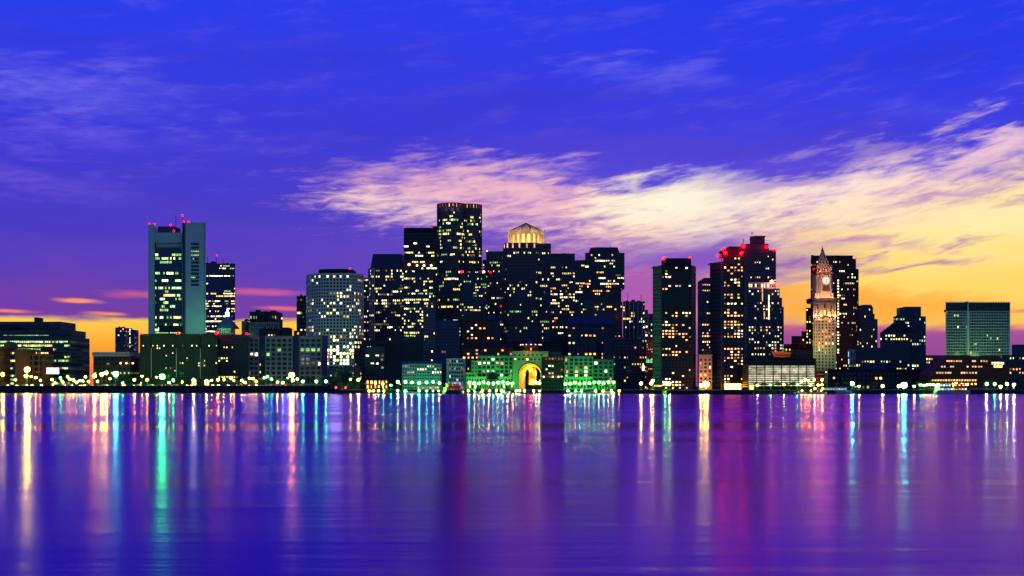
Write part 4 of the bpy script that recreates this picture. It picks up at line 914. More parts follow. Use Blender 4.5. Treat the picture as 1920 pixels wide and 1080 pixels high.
    sg = G.build('roof_sign', b.root, b.o); b.P('bracket').box(X(1450, Y), X(1480, Y), Y - 2.3, Y + 1, Z(672, Y), Z(670, Y), DARKM)
    b.flood(1457, 657, 900, (1, .4, .12), -10, .5); b.flood(1474, 657, 900, (1, .4, .12), -10, .5)
    b.vol(1495, 1522, 655, pts=[(1484, 4), (1521, 4)], part='upper_storey', m=BROWN, depth=20, cw=8, ch=8, wf=.6, hf=.6, p=.12, cols='O', zb=12); b.done()
    b = Bld('office_building', 'low dark stepped roofs with a few cream windows, just left of the old clock tower', 'office building', 1560, 1500)
    k = dict(m=BROWN, depth=25, cw=6, ch=6, wf=.5, hf=.5, p=.15, cols='YO', run=1.5)
    b.vol(1484, 1512, 630, pts=[(1484, 0), (1505, 0)], **k); b.vol(1504, 1522, 621, pts=[(1503, 1), (1524, 1)], **k); b.vol(1466, 1484, 645, pts=[(1466, 2), (1490, 2)], **k); b.done()
    b = Bld('office_tower', 'narrow dark tower with a column of white windows, left of the old clock tower', 'office tower', 1540, 1516)
    b.vol(1511, 1524, 577, pts=[(1511, 0), (1526, 0)], m=BROWN, depth=25, cw=6, ch=5.6, wf=.45, hf=.5, p=.6, cols='WYW', run=3); b.done()
    # tower behind the clock tower
    Y = 1500
    b = Bld('office_tower', 'large wine coloured tower with clipped top corners, standing behind the old clock tower', 'skyscraper', Y, 1565)
    k = dict(m=WINE, depth=45, cw=3.8, ch=5.7, wf=.6, hf=.5, p=.14, run=1.6, cols='WYO', top=2)
    b.vol(1520, 1605, 485, pts=[(1520, 2), (1523, 0), (1600, 0), (1605, 4)], rows={0: .12, 1: .3, 3: .2, 4: .3, 5: .15, 6: .2, 9: .35}, **k)
    b.vol(1605, 1610, 503, pts=[(1605.2, 6), (1610, 9)], **k)
    b.vol(1523, 1601, 479, 485.2, dY=3, pts=[(1524, 0), (1599, 0)], m=WINE, part='crown', wins=False, depth=36)
    B = b.P('crown'); B.box(X(1523.5, Y), X(1526, Y), Y + 2.4, Y + 8, Z(485, Y), Z(477.6, Y), WINE)
    for i, px in enumerate((1571.5, 1571.5)): pass
    for j in range(26):
        if j % 6 != 5 or j < 12: b.wins.append(((X(1571.5, Y), Y - .1, Z(526 + j * 5.4, Y)), 1.6, 1.6, 0, 'W', [(X(1571.5, Y) - .8, Y - .1, Z(526 + j * 5.4, Y) - .8), (X(1571.5, Y) + .8, Y - .1, Z(526 + j * 5.4, Y) - .8), (X(1571.5, Y) + .8, Y - .1, Z(526 + j * 5.4, Y) + .8), (X(1571.5, Y) - .8, Y - .1, Z(526 + j * 5.4, Y) + .8)]))
    b.beacon(1605, 484, .4, dY=5); b.beacon(1526, 505, .3, dY=-1); b.flood(1590, 640, 16000, (1, .12, .10), -60, 4); b.done()
    clock_tower()
    b = Bld('office_tower', 'blue grey tower with domed top and stepped right shoulder, beside the wine coloured tower', 'office tower', 1520, 1628)
    k = dict(m=SLATE, depth=30, cw=4.3, ch=6.2, wf=.45, hf=.55, p=.14, run=1, cols='WWO')
    b.vol(1607, 1637, 576, pts=[(1607, 0), (1637, 0)], **k); b.vol(1637, 1640, 588, pts=[(1637.2, 1), (1640, 1)], part='shoulder', **k); b.vol(1640, 1646, 598, pts=[(1640.2, 2), (1645.6, 2)], part='shoulder', **k)
    b.blk(1607.5, 1636.5, 571, 576.2, 2, 24, SLATE, 'crown', scale=.8); b.done()
    Y = 1200
    b = Bld('office_building', 'dark teal building with a boxy penthouse and a sloping glass shoulder on its left', 'office building', Y, 1700)
    k = dict(m=SLATE, depth=35, cw=4.4, ch=6.6, wf=.6, hf=.5, p=.12, run=3, cols='YWGC', top=1)
    b.vol(1675, 1736, 593, pts=[(1675, 0), (1736, 0)], rows={0: .5, 1: .4, 4: .3, 5: .45, 6: .6, 7: .3, 12: .2}, **k)
    b.blk(1681, 1727, 575, 593.2, 4, 26, NAVY, 'penthouse'); b.P('penthouse').box(X(1690, Y), X(1727, Y), Y + 3.7, Y + 3.98, Z(592, Y), Z(578, Y), SLATE)
    B = b.P('sloping_roof'); a, c = X(1650, Y), X(1708, Y)
    z0_, z1_ = Z(624, Y), Z(604, Y)
    for yy, rev in ((Y - 8, 0), (Y - .05, 1)):
        f = [(a, yy, z0_), (c, yy, z0_), (c - 8, yy, z1_), (X(1676, Y), yy, z1_)]; B.face(f[::-1] if rev else f, ROOF)
    B.face([(a, Y - 8, z0_), (X(1676, Y), Y - 8, z1_), (X(1676, Y), Y - .05, z1_), (a, Y - .05, z0_)], ROOF); B.face([(X(1676, Y), Y - 8, z1_), (c - 8, Y - 8, z1_), (c - 8, Y - .05, z1_), (X(1676, Y), Y - .05, z1_)], ROOF)
    B.face([(c - 8, Y - 8, z1_), (c, Y - 8, z0_), (c, Y - .05, z0_), (c - 8, Y - .05, z1_)], ROOF)
    b.vol(1650, 1708, 624, dY=-8, pts=[(1650, 0), (1708, 0)], part='shoulder', m=SLATE, depth=7.9, cw=5, ch=6.6, wf=.66, hf=.45, p=.3, rows={0: .5, 1: .6, 2: .3, 4: .1, 9: .3}, cols='YWG', run=2.5); b.done()
    b = Bld('office_building', 'broad low teal block with greenish lit lower windows, behind the bright cyan quay lamp', 'office building', 1150, 1645)
    b.vol(1588, 1706, 652, pts=[(1590, 0), (1706, 0)], m=SLATE, depth=30, cw=5, ch=7, wf=.6, hf=.5, p=.06, run=3, cols='GCY', rows={0: 0, 5: .3, 6: .25})
    Y = 1150
    b.vol(1588, 1604, 655, dY=-4, pts=[(1589, 0), (1604, 0)], part='stair_bay', m=CREAM, depth=3.9, cw=5, ch=14, wf=.5, hf=.7, p=.6, cols='CWY', zb=Z(686, Y)); b.done()
    b = Bld('aquarium_building', 'wide black flat roofed harbour building, behind the quay lamps right of the garage ramp', 'building', 1060, 1630)
    b.vol(1550, 1735, 692, pts=[(1552, 0), (1735, 0)], m=INK, depth=40, cw=8, ch=8, p=.04, cols='YOG', run=1, top=2)
    b.blk(1612, 1660, 683, 692.2, 8, 20, BROOF, 'roof_block'); b.done()
    b = Bld('federal_office_block', 'wide green tinted slab with ribbed dark top, thin ledges and a pale vertical seam', 'office building', 1500, 1833)
    Y = 1500
    for a, c in ((1773, 1814), (1816, 1894)):
        b.vol(a, c, 583, pts=[(a, 0), (c, 0)], m=PALE, part='wall', depth=45, cw=3.1, ch=5.45, wf=.86, hf=.70, rec=1.0, p=.04, run=1.5, cols='GY', top=.3)
        b.vol(a, c, 567, 583, pts=[(a, 0), (c, 0)], m=SLATE, part='louvre_storey', depth=44, cw=3.2, ch=16, wf=.62, hf=.92, rec=.8, p=0, top=.2)
    b.P('seam').box(X(1814.1, Y), X(1815.9, Y), Y - .6, Y + 10, 3, Z(565, Y), WHITE)
    for a, c in ((1773, 1814), (1816, 1894)):
        for i in range(int((c - a) / 3.1) + 1): xx = X(a + i * 3.1, Y); b.P('fin').box(xx - .2, xx + .2, Y - .5, Y + .3, Z(567, Y), Z(565.2, Y), SLATE)
    for px in (1795, 1835, 1870): b.flood(px, 664, 8500, (.40, 1, .26), -34, 4)
    b.done()
    b = Bld('brick_building', 'orange lit brick office block with rows of white windows, behind the sloping brick hotel', 'brick building', 1280, 1758)
    b.vol(1735, 1800, 666, pts=[(1736, 0), (1820, 0)], m=BRICK, depth=25, cw=4.6, ch=6.6, wf=.55, hf=.5, p=.6, run=3, cols='WPWO', top=2); b.flood(1757, 690, 5000, (1, .35, .12), -40, 3); b.done()
    # sloping brick hotel
    Y = 1020
    b = Bld('brick_hotel', 'long dark brick hotel with sloping gable ends and dotted rows of pink orange room windows', 'hotel', Y, 1815)
    B = b.P('wall'); f = [(1745, 702), (1776, 668), (1874, 667), (1893, 690), (1893, 728), (1745, 728)]
    for yy, rv in ((Y, 1), (Y + 30, 0)): q = [(X(a, Y), yy, max(2.9, Z(c, Y))) for a, c in f]; B.face(q[::-1] if rv else q, BROWN)
    for i in range(4): (a, c), (a2, c2) = f[i], f[i + 1] if i < 4 else f[0]; B.face([(X(a, Y), Y, Z(c, Y)), (X(a, Y), Y + 30, Z(c, Y)), (X(a2, Y), Y + 30, Z(c2, Y)), (X(a2, Y), Y, Z(c2, Y))][::-1], ROOF)
    B.face([(X(1745, Y), Y + 30, 2.9), (X(1745, Y), Y, 2.9), (X(1745, Y), Y, Z(702, Y)), (X(1745, Y), Y + 30, Z(702, Y))], BROWN)
    for (py, xs, k_, w) in ((677, [1776, 1780, 1784, 1789, 1794, 1798, 1802, 1824, 1828, 1840, 1845, 1850], 'P', 1.1), (687.5, [1766, 1771, 1783, 1787, 1814, 1824, 1829, 1835, 1840], 'P', 1.1),
                    (699, [1757, 1762, 1767, 1773, 1778, 1782, 1803, 1808, 1813, 1819, 1824, 1830], 'P', 1.2), (713, list(range(1749, 1832, 5)), 'O', 1.1), (681, [1861, 1866, 1871, 1876, 1880], 'W', 1.5), (687, [1865, 1869, 1873, 1877], 'Y', 1.5),
                    (720, list(range(1752, 1830, 7)), 'A', 1.3)):
        for px in xs:
            x_, z_ = X(px, Y), Z(py, Y); h = .55 * w
            b.P('window_surround').box(x_ - h - .3, x_ + h + .3, Y - .18, Y - .02, z_ - h - .3, z_ + h + .3, BRICK)
            b.wins.append(((x_, Y - .22, z_), 2 * h, 2 * h, 0, k_, [(x_ - h, Y - .22, z_ - h), (x_ + h, Y - .22, z_ - h), (x_ + h, Y - .22, z_ + h), (x_ - h, Y - .22, z_ + h)]))
    for z_ in (672.5, 682, 693, 706): b.P('ledge').box(X(1776 if z_ < 690 else 1758, Y), X(1874 if z_ < 690 else 1886, Y), Y - .5, Y - .02, Z(z_, Y), Z(z_, Y) + .5, BRICK)
    b.done(120)
    b = Bld('office_building', 'low block with a row of orange lit top windows, at the shore\'s right end', 'office building', 1120, 1910)
    b.vol(1893, 1960, 666, pts=[(1880, 0), (1975, 0)], m=SLATE, depth=25, cw=6, ch=7, wf=.5, hf=.5, p=.15, run=2, cols='OYG', rows={0: .7, 4: .4}); b.done()
    b = Bld('office_building', 'plain blue slab just peeking in at the right end, behind the low lamp lit block', 'office building', 1700, 1930)
    b.vol(1894, 2010, 646, pts=[(1897, 0), (2010, 0)], m=BLUEP, depth=25, cw=6, ch=8, p=.0); b.done()
    b = Bld('warehouse', 'black pier shed at the shore\'s right end, beside white and green quay lamps', 'shed', 985, 1925, z=2.9)
    b.vol(1904, 2000, 703, pts=[(1904, 0), (2000, 0)], m=INK, depth=30, wins=False); b.done()

def clock_tower():
    Y = 1300
    b = Bld('clock_tower', 'old stone clock tower with lit colonnade, white clock face and pointed pyramid spire', 'clock tower', Y, 1546)
    sh = 40 * Y / F  # shaft width
    k = dict(m=CREAM, depth=20, rec=.6)
    b.vol(1526, 1567, 592, pts=[(1533, 0), (1565, 0)], part='shaft', cw=6.4, ch=5.9, wf=.46, hf=.55, p=.08, run=1.2, cols='OWO', rows={0: .6, 1: .3, 8: .4, 9: .5, 10: .4}, top=1, **k)
    b.vol(1525, 1534, 592, dY=-1.2, pts=[(1525, 0), (1533.5, 0)], part='corner_pier', cw=5, ch=5.9, wf=.4, hf=.55, p=.02, cols='g', **k)
    b.vol(1562, 1567, 592, dY=-1.2, pts=[(1563.5, 0), (1567.5, 0)], part='corner_pier', wins=False, **k)
    # colonnade
    b.vol(1529, 1564, 567, 592, dY=3, pts=[(1528, 0), (1565, 0)], part='loggia', cw=7.4, ch=12, wf=.5, hf=.7, p=.3, cols='OOA', **k)
    for px in (1526, 1530.5, 1538, 1541, 1553, 1556, 1562, 1566.5):
        b.P('column').tube((X(px, Y), Y + 1, Z(592, Y)), (X(px, Y), Y + 1, Z(567.5, Y)), .75, .62, CREAM, 8)
    b.P('base_band').box(X(1523.5, Y), X(1569, Y), Y - 1.6, Y + 20, Z(593, Y), Z(591.6, Y), CREAM)
    b.P('cornice').box(X(1522.5, Y), X(1570, Y), Y - 2.2, Y + 22, Z(567.6, Y), Z(565.4, Y), CREAM)
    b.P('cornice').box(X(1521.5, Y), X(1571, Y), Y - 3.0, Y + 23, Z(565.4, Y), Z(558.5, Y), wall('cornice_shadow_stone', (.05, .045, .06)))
    # corner tempietti and clock stage
    for px in (1530, 1535, 1561.5): b.P('corner_turret').tube((X(px, Y), Y + 1.5, Z(558.5, Y)), (X(px, Y), Y + 1.5, Z(549, Y)), 1.25, 1.1, CREAM, 8)
    b.P('clock_stage').prism([(X(a, Y), Y + d) for a, d in ((1531, 4), (1539, 1), (1558, 1), (1563, 4))] + [(X(1563, Y), Y + 20), (X(1531, Y), Y + 20)], Z(558.5, Y), Z(514, Y), CREAM, scale=.955)
    for px in (1533.2, 1540.5, 1557): b.P('pilaster').box(X(px, Y) - .8, X(px, Y) + .8, Y + (2.6 if px < 1535 else .1), Y + 4, Z(550, Y), Z(515, Y), CREAM)
    b.P('arched_window').box(X(1542.5, Y), X(1554.5, Y), Y + .15, Y + .97, Z(545, Y), Z(535.5, Y), BROWN)
    C = MB(); cxx, cz = X(1549, Y), Z(526, Y)
    C.tube((cxx, Y + .9, cz), (cxx, Y + .1, cz), 3.9, 3.9, glow('clock_glass', (1, .88, .7), .95, False), 24); cf = C.build('clock_face', b.root, b.o)
    Hn = MB()
    for i in range(12):
        a = 2 * math.pi * i / 12; u, w = math.sin(a), math.cos(a)
        Hn.tube((cxx + u * 2.7, Y + .02, cz + w * 2.7), (cxx + u * 3.4, Y + .02, cz + w * 3.4), .16, .16, INK, 4)
    Hn.tube((cxx, Y, cz), (cxx + .7, Y, cz + 1.7), .28, .18, INK, 4); Hn.tube((cxx, Y, cz), (cxx + .3, Y, cz - 2.6), .24, .14, INK, 4)
    Hn.build('clock_hands', cf, b.o)
    K = MB()
    for i in range(24):
        a0, a1 = 2 * math.pi * i / 24, 2 * math.pi * (i + 1) / 24
        K.tube((cxx + 4.1 * math.cos(a0), Y + .2, cz + 4.1 * math.sin(a0)), (cxx + 4.1 * math.cos(a1), Y + .2, cz + 4.1 * math.sin(a1)), .3, .3, BROWN, 4)
    K.build('clock_rim', cf, b.o)
    b.P('gallery').box(X(1531, Y), X(1561.5, Y), Y + .5, Y + 20, Z(514, Y), Z(510, Y), BRICK)
    b.P('gallery').box(X(1532.5, Y), X(1560, Y), Y + 1.5, Y + 19, Z(510, Y), Z(503, Y), BRICK)
    for i in range(10): b.P('baluster').box(X(1533 + i * 2.9, Y) - .3, X(1533 + i * 2.9, Y) + .3, Y + 1.0, Y + 1.48, Z(510, Y), Z(503.5, Y), CREAM)
    for px in (1534, 1560): b.P('urn').lathe((X(px, Y), Y + 2.2, Z(503, Y)), [(.9, 0), (1.1, 1.4), (.5, 2.2), (.7, 3), (0, 3.8)], CREAM, 8)
    B = b.P('spire'); x0, x1, c = X(1534.5, Y), X(1558, Y), X(1546, Y); yc = Y + 9
    hw = (x1 - x0) / 2; z0, z1, z2 = Z(503, Y), Z(469, Y), Z(462, Y)
    B.prism([(x0, yc - hw), (x1, yc - hw), (x1, yc + hw), (x0, yc + hw)], z0, z1, wall('spire_stone', (.30, .24, .18)), scale=.17)
    B = b.P('spire_tip'); B.prism([(c - hw * .2, yc - hw * .2), (c + hw * .2, yc - hw * .2), (c + hw * .2, yc + hw * .2), (c - hw * .2, yc + hw * .2)], z1, z2, ROOF, scale=.15)
    b.P('finial').tube((c, yc, z2), (c, yc, z2 + 2), .2, .08, DARKM, 5)
    # small dormer openings on the spire and ribs
    for r_, n in ((.12, 4), (.3, 3), (.48, 2), (.66, 2)):
        for j in range(n):
            w_ = hw * (1 - .83 * r_); x_ = c - w_ + (j + .5) * 2 * w_ / n; z_ = z0 + (z1 - z0) * r_; yy = yc - w_ - .2
            b.P('dormer').box(x_ - .32, x_ + .32, yy, yy + .9, z_, z_ + 1.4, DARKM)
    for sx in (-1, 1): b.P('spire_rib').tube((c + sx * hw, yc - hw, z0), (c + sx * hw * .17, yc - hw * .17, z1), .38, .25, CREAM, 5)
    warm = (1, .42, .20)
    for px, py, e, d in ((1529, 590, 1500, -3), (1540, 590, 1500, -3), (1556, 590, 1500, -3), (1566, 590, 1500, -3), (1534, 556, 1800, -4), (1548, 556, 1500, -5), (1561, 556, 1800, -4),
                         (1536, 509, 1200, -5), (1556, 509, 1200, -5), (1546, 498, 1500, -6), (1547, 535, 1200, -9)): b.flood(px, py, e * 1.7, warm, d, .4)
    b.flood(1546, 640, 3000, (1, .30, .08), -8, .6); b.flood(1550, 620, 1500, (1, .3, .08), -7, .5); b.flood(1529, 655, 5200, (.6, 1, .25), -14, .6); b.flood(1529, 620, 1600, (1, .7, .35), -10, .6); b.flood(1560, 660, 2600, (.5, .9, .3), -14, .6)
    b.done()
right_side()

# ------------------------------------------------------------------ lamps along the shore
ICOL = {'y': (.66, .98, .012), 'w': (.72, .96, .05), 'o': (.9, .62, .012), 'g': (.02, 1.2, .04), 'c': (.07, 1.2, .16), 'p': (.36, 1.2, .08), 's': (.6, 1.1, .25)}
POLE, HEAD = {}, {}
def lamp(px, py, c, pw, Y, zg, label, group=None, r=None, kind='street_lamp'):
    """a post with its lantern; the lantern itself is the light"""
    zl = Z(py, Y); hgt = max(1.2, zl - zg); r = r or (.55 if pw < 1 else .8 if pw < 3 else 1.2 if pw < 4.5 else 2.0)
    root = empty(kind, (X(px, Y), Y, zg), label, 'street lamp' if kind == 'street_lamp' else 'dock light', group)
    kp = round(hgt, 1)
    if kp not in POLE:
        B = MB(); B.tube((0, 0, 0), (0, 0, .9), .28, .2, DARKM, 6); B.tube((0, 0, .9), (0, 0, kp - r * .8), .13, .09, DARKM, 6)
        POLE[kp] = B.build('pole', root).data
    else:
        o = bpy.data.objects.new('pole', POLE[kp]); COL.objects.link(o); o.parent = root
    kh = (c, pw, r)
    if kh not in HEAD:
        B = MB(); m = glow('lantern_%s_%.2f_%.2f' % (c, pw, r), ICOL[c], (720 * pw if pw > .2 else 14) / (r * r), False, pw > .2); ball(B, (0, 0, 0), r, m)
        B.lathe((0, 0, r * .8), [(r * .7, 0), (r * .45, r * .35), (0, r * .5)], DARKM, 6)
        h = B.build('lantern', root); HEAD[kh] = h.data
    else:
        h = bpy.data.objects.new('lantern', HEAD[kh]); COL.objects.link(h); h.parent = root
    h.location = (0, 0, hgt)
    if pw > .2:              # opaque hood on the land side, added to keep lamp light off the facades
        ks = ('hood', r)
        if ks not in HEAD:
            B = MB(); q = r * 1.14; N_, M_ = 10, 6
            P_ = lambda i, j: (q * math.sin(math.pi * i / N_) * math.cos(math.pi * j / M_), q * math.sin(math.pi * i / N_) * math.sin(math.pi * j / M_) - .08 * r, q * math.cos(math.pi * i / N_))
            for i in range(N_):
                for j in range(M_): B.face([P_(i, j), P_(i + 1, j), P_(i + 1, j + 1), P_(i, j + 1)][:4], DARKM)
            hd = B.build('hood', root); HEAD[ks] = hd.data
        else: hd = bpy.data.objects.new('hood', HEAD[ks]); COL.objects.link(hd); hd.parent = root
        hd.location = (0, 0, hgt)
    return root
NAMEC = {'y': 'yellow', 'w': 'warm white', 'o': 'orange', 'g': 'green', 'c': 'blue green', 'p': 'pale lime', 's': 'cold white'}
ZONES = ((45, 'the gabled brick house'), (80, 'the blank brown stair tower'), (125, 'the deep windowed brown building'), (172, 'the lit band office block'), (262, 'the long pale hall'), (330, 'the left stone warehouse bays'),
         (407, 'the right stone warehouse bays'), (466, 'the plain black office building'), (549, 'the left grid fronted bays'), (620, 'the right grid fronted bays'), (752, 'the lit four column panel'), (830, 'the green washed building'),
         (873, 'the lattice fronted block'), (935, 'the left hotel wing'), (962, 'the hotel wing beside the arch'), (1016, 'the golden arch'), (1057, 'the red lit hotel bay'), (1085, 'the tall right hotel wing'), (1112, 'the middle of the right hotel wing'), (1160, 'the low loggia wing'),
         (1400, 'the slab towers'), (1450, 'the left half of the lit garage'), (1530, 'the right half of the lit garage'), (1560, 'the garage ramp'), (2000, 'the brick hotel'))
def zone(px): return next(z for q, z in ZONES if px < q)
def lamps():
    L_, ZP = 1088, 5.6
    big = [(5, 702, 'y', 3.4, 'big yellow street lamp before the gabled brick house, leftmost of all lamps'),
           (51, 693, 'y', 16, 'brightest and tallest yellow street lamp, in front of the blank brown stair tower'),
           (49, 705, 'y', 3.4, 'lower yellow street lamp directly under the tallest yellow lamp'),
           (177, 705, 'o', 4.2, 'orange street lamp at the left corner of the long pale hall'),
           (191, 702, 'y', 3.4, 'yellow street lamp, first of the close pair before the long pale hall'),
           (199, 699, 'y', 3.4, 'taller yellow street lamp, second of the close pair before the long pale hall'),
           (217, 701, 'c', 5.0, 'bright blue green street lamp in front of the long pale hall'),
           (304, 706, 'g', 26, 'very bright green street lamp in front of the long stone warehouse'),
           (252, 712, 'o', 1.0, 'small orange lamp just left of the long stone warehouse'),
           (276, 712, 'o', 1.0, 'small orange lamp at the left arches of the long stone warehouse'),
           (325, 713, 'g', 1.6, 'small green lamp right of the very bright green one'),
           (363, 712, 'w', 1.6, 'warm white lamp at the lit kiosk before the stone warehouse'),
           (387, 714, 'w', 1.0, 'warm white lamp at the right arches of the stone warehouse'),
           (409, 712, 'o', 1.3, 'orange lamp at the right corner of the stone warehouse'),
           (547, 703, 'o', 5.2, 'tall orange street lamp above the trees by the grid fronted offices'),
           (549, 713, 'w', 1.6, 'warm white lamp under the tall orange lamp by the trees'),
           (568, 715, 'c', 1.8, 'first of three blue green lamps on the promenade right of the trees'),
           (593, 715, 'c', 2.0, 'middle one of three blue green lamps on the promenade right of the trees'),
           (611, 715, 'c', 2.2, 'last of three blue green lamps on the promenade right of the trees')]
    for px, py, c, p, lab in big: lamp(px, py, c, p, L_, ZP, lab)
    rg = random.Random(3)
    small = [(30, 'y'), (58, 'y'), (68, 'w'), (76, 'o'), (96, 'w'), (104, 'o'), (112, 'g'), (118, 'w'), (125, 'o'), (129, 'y'), (137, 'w'), (143, 'o'), (149, 'c'), (155, 'w'), (161, 'w'), (168, 'o'), (184, 'w'), (205, 'o'), (230, 'g'),
             (266, 'w'), (293, 'o'), (318, 'w'), (342, 'o'), (398, 'w'), (418, 'w'), (431, 'w'), (440, 'o'), (452, 'w'), (459, 's'), (467, 'w'), (475, 'w'), (482, 'y'), (495, 'w'), (501, 'g'), (508, 'c'), (520, 'w'), (532, 'p'), (541, 'g'), (557, 'w')]
    for px, c in small:
        lamp(px + rg.uniform(-2, 2), 711 + rg.uniform(-6, 7), c, rg.choice((.22, .3, .4, .6)), 1080 + rg.uniform(0, 14), ZP, 'small %s promenade lamp in front of %s' % (NAMEC[c], zone(px)), 'small lamps on the left promenade', r=rg.choice((.38, .5, .62)))
    for px, py, c, p in ((672, 712, 'w', 2.0), (657, 711, 'y', .6), (746, 716, 'p', 1.3), (760, 716, 'p', 1.2), (772, 717, 'p', 1.2), (786, 718, 'c', 1.4), (800, 717, 'c', 1.2), (812, 716, 'c', 1.2), (824, 718, 'w', .6), (718, 720, 'g', .7), (733, 722, 'g', .7), (704, 718, 'w', .8)):
        lamp(px, py, c, p * .8, 1008, 3.0, '%s lamp on the harbour walk before %s' % (NAMEC[c], {672: 'the narrow brown slab', 657: 'the low houses'}.get(px, zone(px))), 'lamps on the walk left of the hotel')
    for px in list(range(880, 962, 9)) + [1005, 1011]:
        lamp(px, 717 + rg.uniform(-1.5, 2), rg.choice('ppgcw'), .7, 1012, 3.0, 'pale lamp on the hotel walk before %s' % zone(px), 'pale lamps along the hotel walk', r=.7)
    for px in range(1060, 1154, 9):
        lamp(px, 718 + rg.uniform(-1.5, 2), rg.choice('ppgcw'), .6, 1012, 3.0, 'pale lamp on the walk before %s' % zone(px), 'pale lamps before the right hotel wing', r=.65)
    rs = [(1202, 719, 'w', 2.0, 'single round cream lamp on the wharf left of the slab apartment towers'), (1221, 719, 'w', 1.2, 'lower cream lamp of the close pair left of the slab towers'), (1224, 714, 'w', 1.2, 'upper cream lamp of the close pair left of the slab towers'),
          (1247, 719, 'g', 1.6, 'green lamp at the foot of the left slab apartment tower'), (1255, 719, 'p', 1.4, 'pale lime lamp at the foot of the left slab apartment tower'),
          (1315, 722, 'y', 4, 'yellow lamp at the foot of the orange lit corner building'), (1324, 720, 'y', 5, 'brighter yellow lamp before the door of the orange lit corner building'),
          (1598, 719, 'c', 4.2, 'bright blue green quay lamp right of the garage ramp'), (1611, 724, 'w', .8, 'small cream lamp just right of the blue green quay lamp'),
          (1655, 724, 'w', 1.2, 'lone cream lamp before the black harbour building'), (1685, 724, 'w', 1.4, 'cream lamp close left of the cold blue green quay lamp'),
          (1695, 722, 'c', 8, 'brightest blue green quay lamp, before the boxy teal building'), (1714, 724, 'w', .8, 'small cream lamp right of the brightest blue green quay lamp'),
          (1793, 719, 'o', 1.5, 'orange lamp before the sloping brick hotel'), (1804, 720, 'w', .9, 'cream lamp before the sloping brick hotel'), (1813, 721, 'w', .7, 'smaller cream lamp before the right half of the brick hotel'),
          (1850, 720, 's', 1.8, 'cold white lamp on a bracket right of the brick hotel'), (1865, 720, 'g', 1.2, 'green lamp, first after the bracket lamp right of the brick hotel'), (1876, 725, 'w', 1.2, 'low cream lamp right of the brick hotel'),
          (1888, 720, 'p', 2, 'pale lime lamp near the black pier shed'), (1901, 721, 's', 2.4, 'cold white lamp beside the black pier shed')]
    for px, py, c, p, lab in rs: lamp(px, py, c, p, 935 if px < 1560 else 966, 2.9, lab)
    for px in list(range(1726, 1760, 6)) + [1420, 1445, 1470, 1495]:
        lamp(px, 722 + rg.uniform(-1, 1), rg.choice('wwpg'), .35, 966 if px > 1560 else 940, 2.9, 'small lamp on the right hand wharf below the %s' % ('brick hotel' if px > 1560 else 'lit garage'), 'small lamps below the %s' % ('brick hotel' if px > 1560 else 'lit garage'), r=.5)
    # lights on the floating docks, just above the water
    for px, c in ((692, 'o'), (700, 'w'), (710, 'w'), (720, 'o'), (746, 'c'), (760, 'c'), (786, 'c'), (800, 'c'), (812, 'c'), (822, 'w'), (834, 'g'), (878, 'w'), (890, 'w'), (905, 'o'), (918, 'p'), (931, 'w'), (940, 's'), (954, 'p'), (968, 's'), (974, 'w'), (983, 'p'), (1001, 's'), (1012, 'w'),
                  (1065, 'c'), (1079, 'c'), (1090, 'p'), (1117, 'w'), (1131, 'w'), (1147, 's'), (1161, 'o')):
        lamp(px, 733.5 + rg.uniform(-.7, .7), c, .35, 960, 1.0, 'low %s dock light on the water before %s' % (NAMEC[c], zone(px)), 'low lights on the floating docks', r=.45, kind='dock_light')
lamps()

# ------------------------------------------------------------------ docks, boats, cars, trees
def part(B, name, root): 
    o = B.build(name, root); return o
def copy_tree(o, loc, rz=0, parent=None, sc=None, label=None):
    c = o.copy(); COL.objects.link(c)
    if parent is None:
        c.location = loc; c.rotation_euler = (0, 0, rz)
        if sc: c.scale = sc
        if label: c['label'] = label
    else: c.parent = parent
    for ch in list(o.children): copy_tree(ch, None, 0, c)
    return c
def docks():
    wood = wall('dock_timber', (.06, .045, .035), .9)
    for i, (a, c, Y, lab) in enumerate(((686, 728, 958, 'short low floating dock before the orange arcade'), (742, 830, 958, 'low floating dock before the green washed building'), (872, 1016, 956, 'long floating dock in front of the golden arch'),
                         (1058, 1166, 956, 'floating dock in front of the right hotel wing'), (1414, 1500, 900, 'low dock in front of the lit garage'))):
        B = MB(); B.box(X(a, Y), X(c, Y), Y, Y + 5, .25, .95, wood)
        for j in range(int((c - a) / 10) + 1): B.tube((X(a + j * 10, Y), Y - .3, -2), (X(a + j * 10, Y), Y - .3, 2.6), .3, .3, wood, 6)
        B.build('floating_dock', origin=(X((a + c) / 2, Y), Y, .25), label=lab, category='dock')
def boat_hull(B, L, w, h, m, n=8):
    P = []
    for i in range(n + 1):
        t = i / n; x = -L / 2 + L * t; ww = w / 2 * (1 - max(0, (t - .6) / .4) ** 2 * .95) * (.86 + .14 * min(1, t * 4)); zt = h * (1 + .35 * max(0, t - .5))
        P.append([(x, -ww, zt), (x, -ww * .7, .0), (x, ww * .7, .0), (x, ww, zt)])
    for i in range(n):
        for j in range(3): B.face([P[i][j], P[i + 1][j], P[i + 1][j + 1], P[i][j + 1]], m)
        B.face([P[i][0], P[i][3], P[i + 1][3], P[i + 1][0]], m)
    B.face(P[0], m); B.face(P[n][::-1], m)
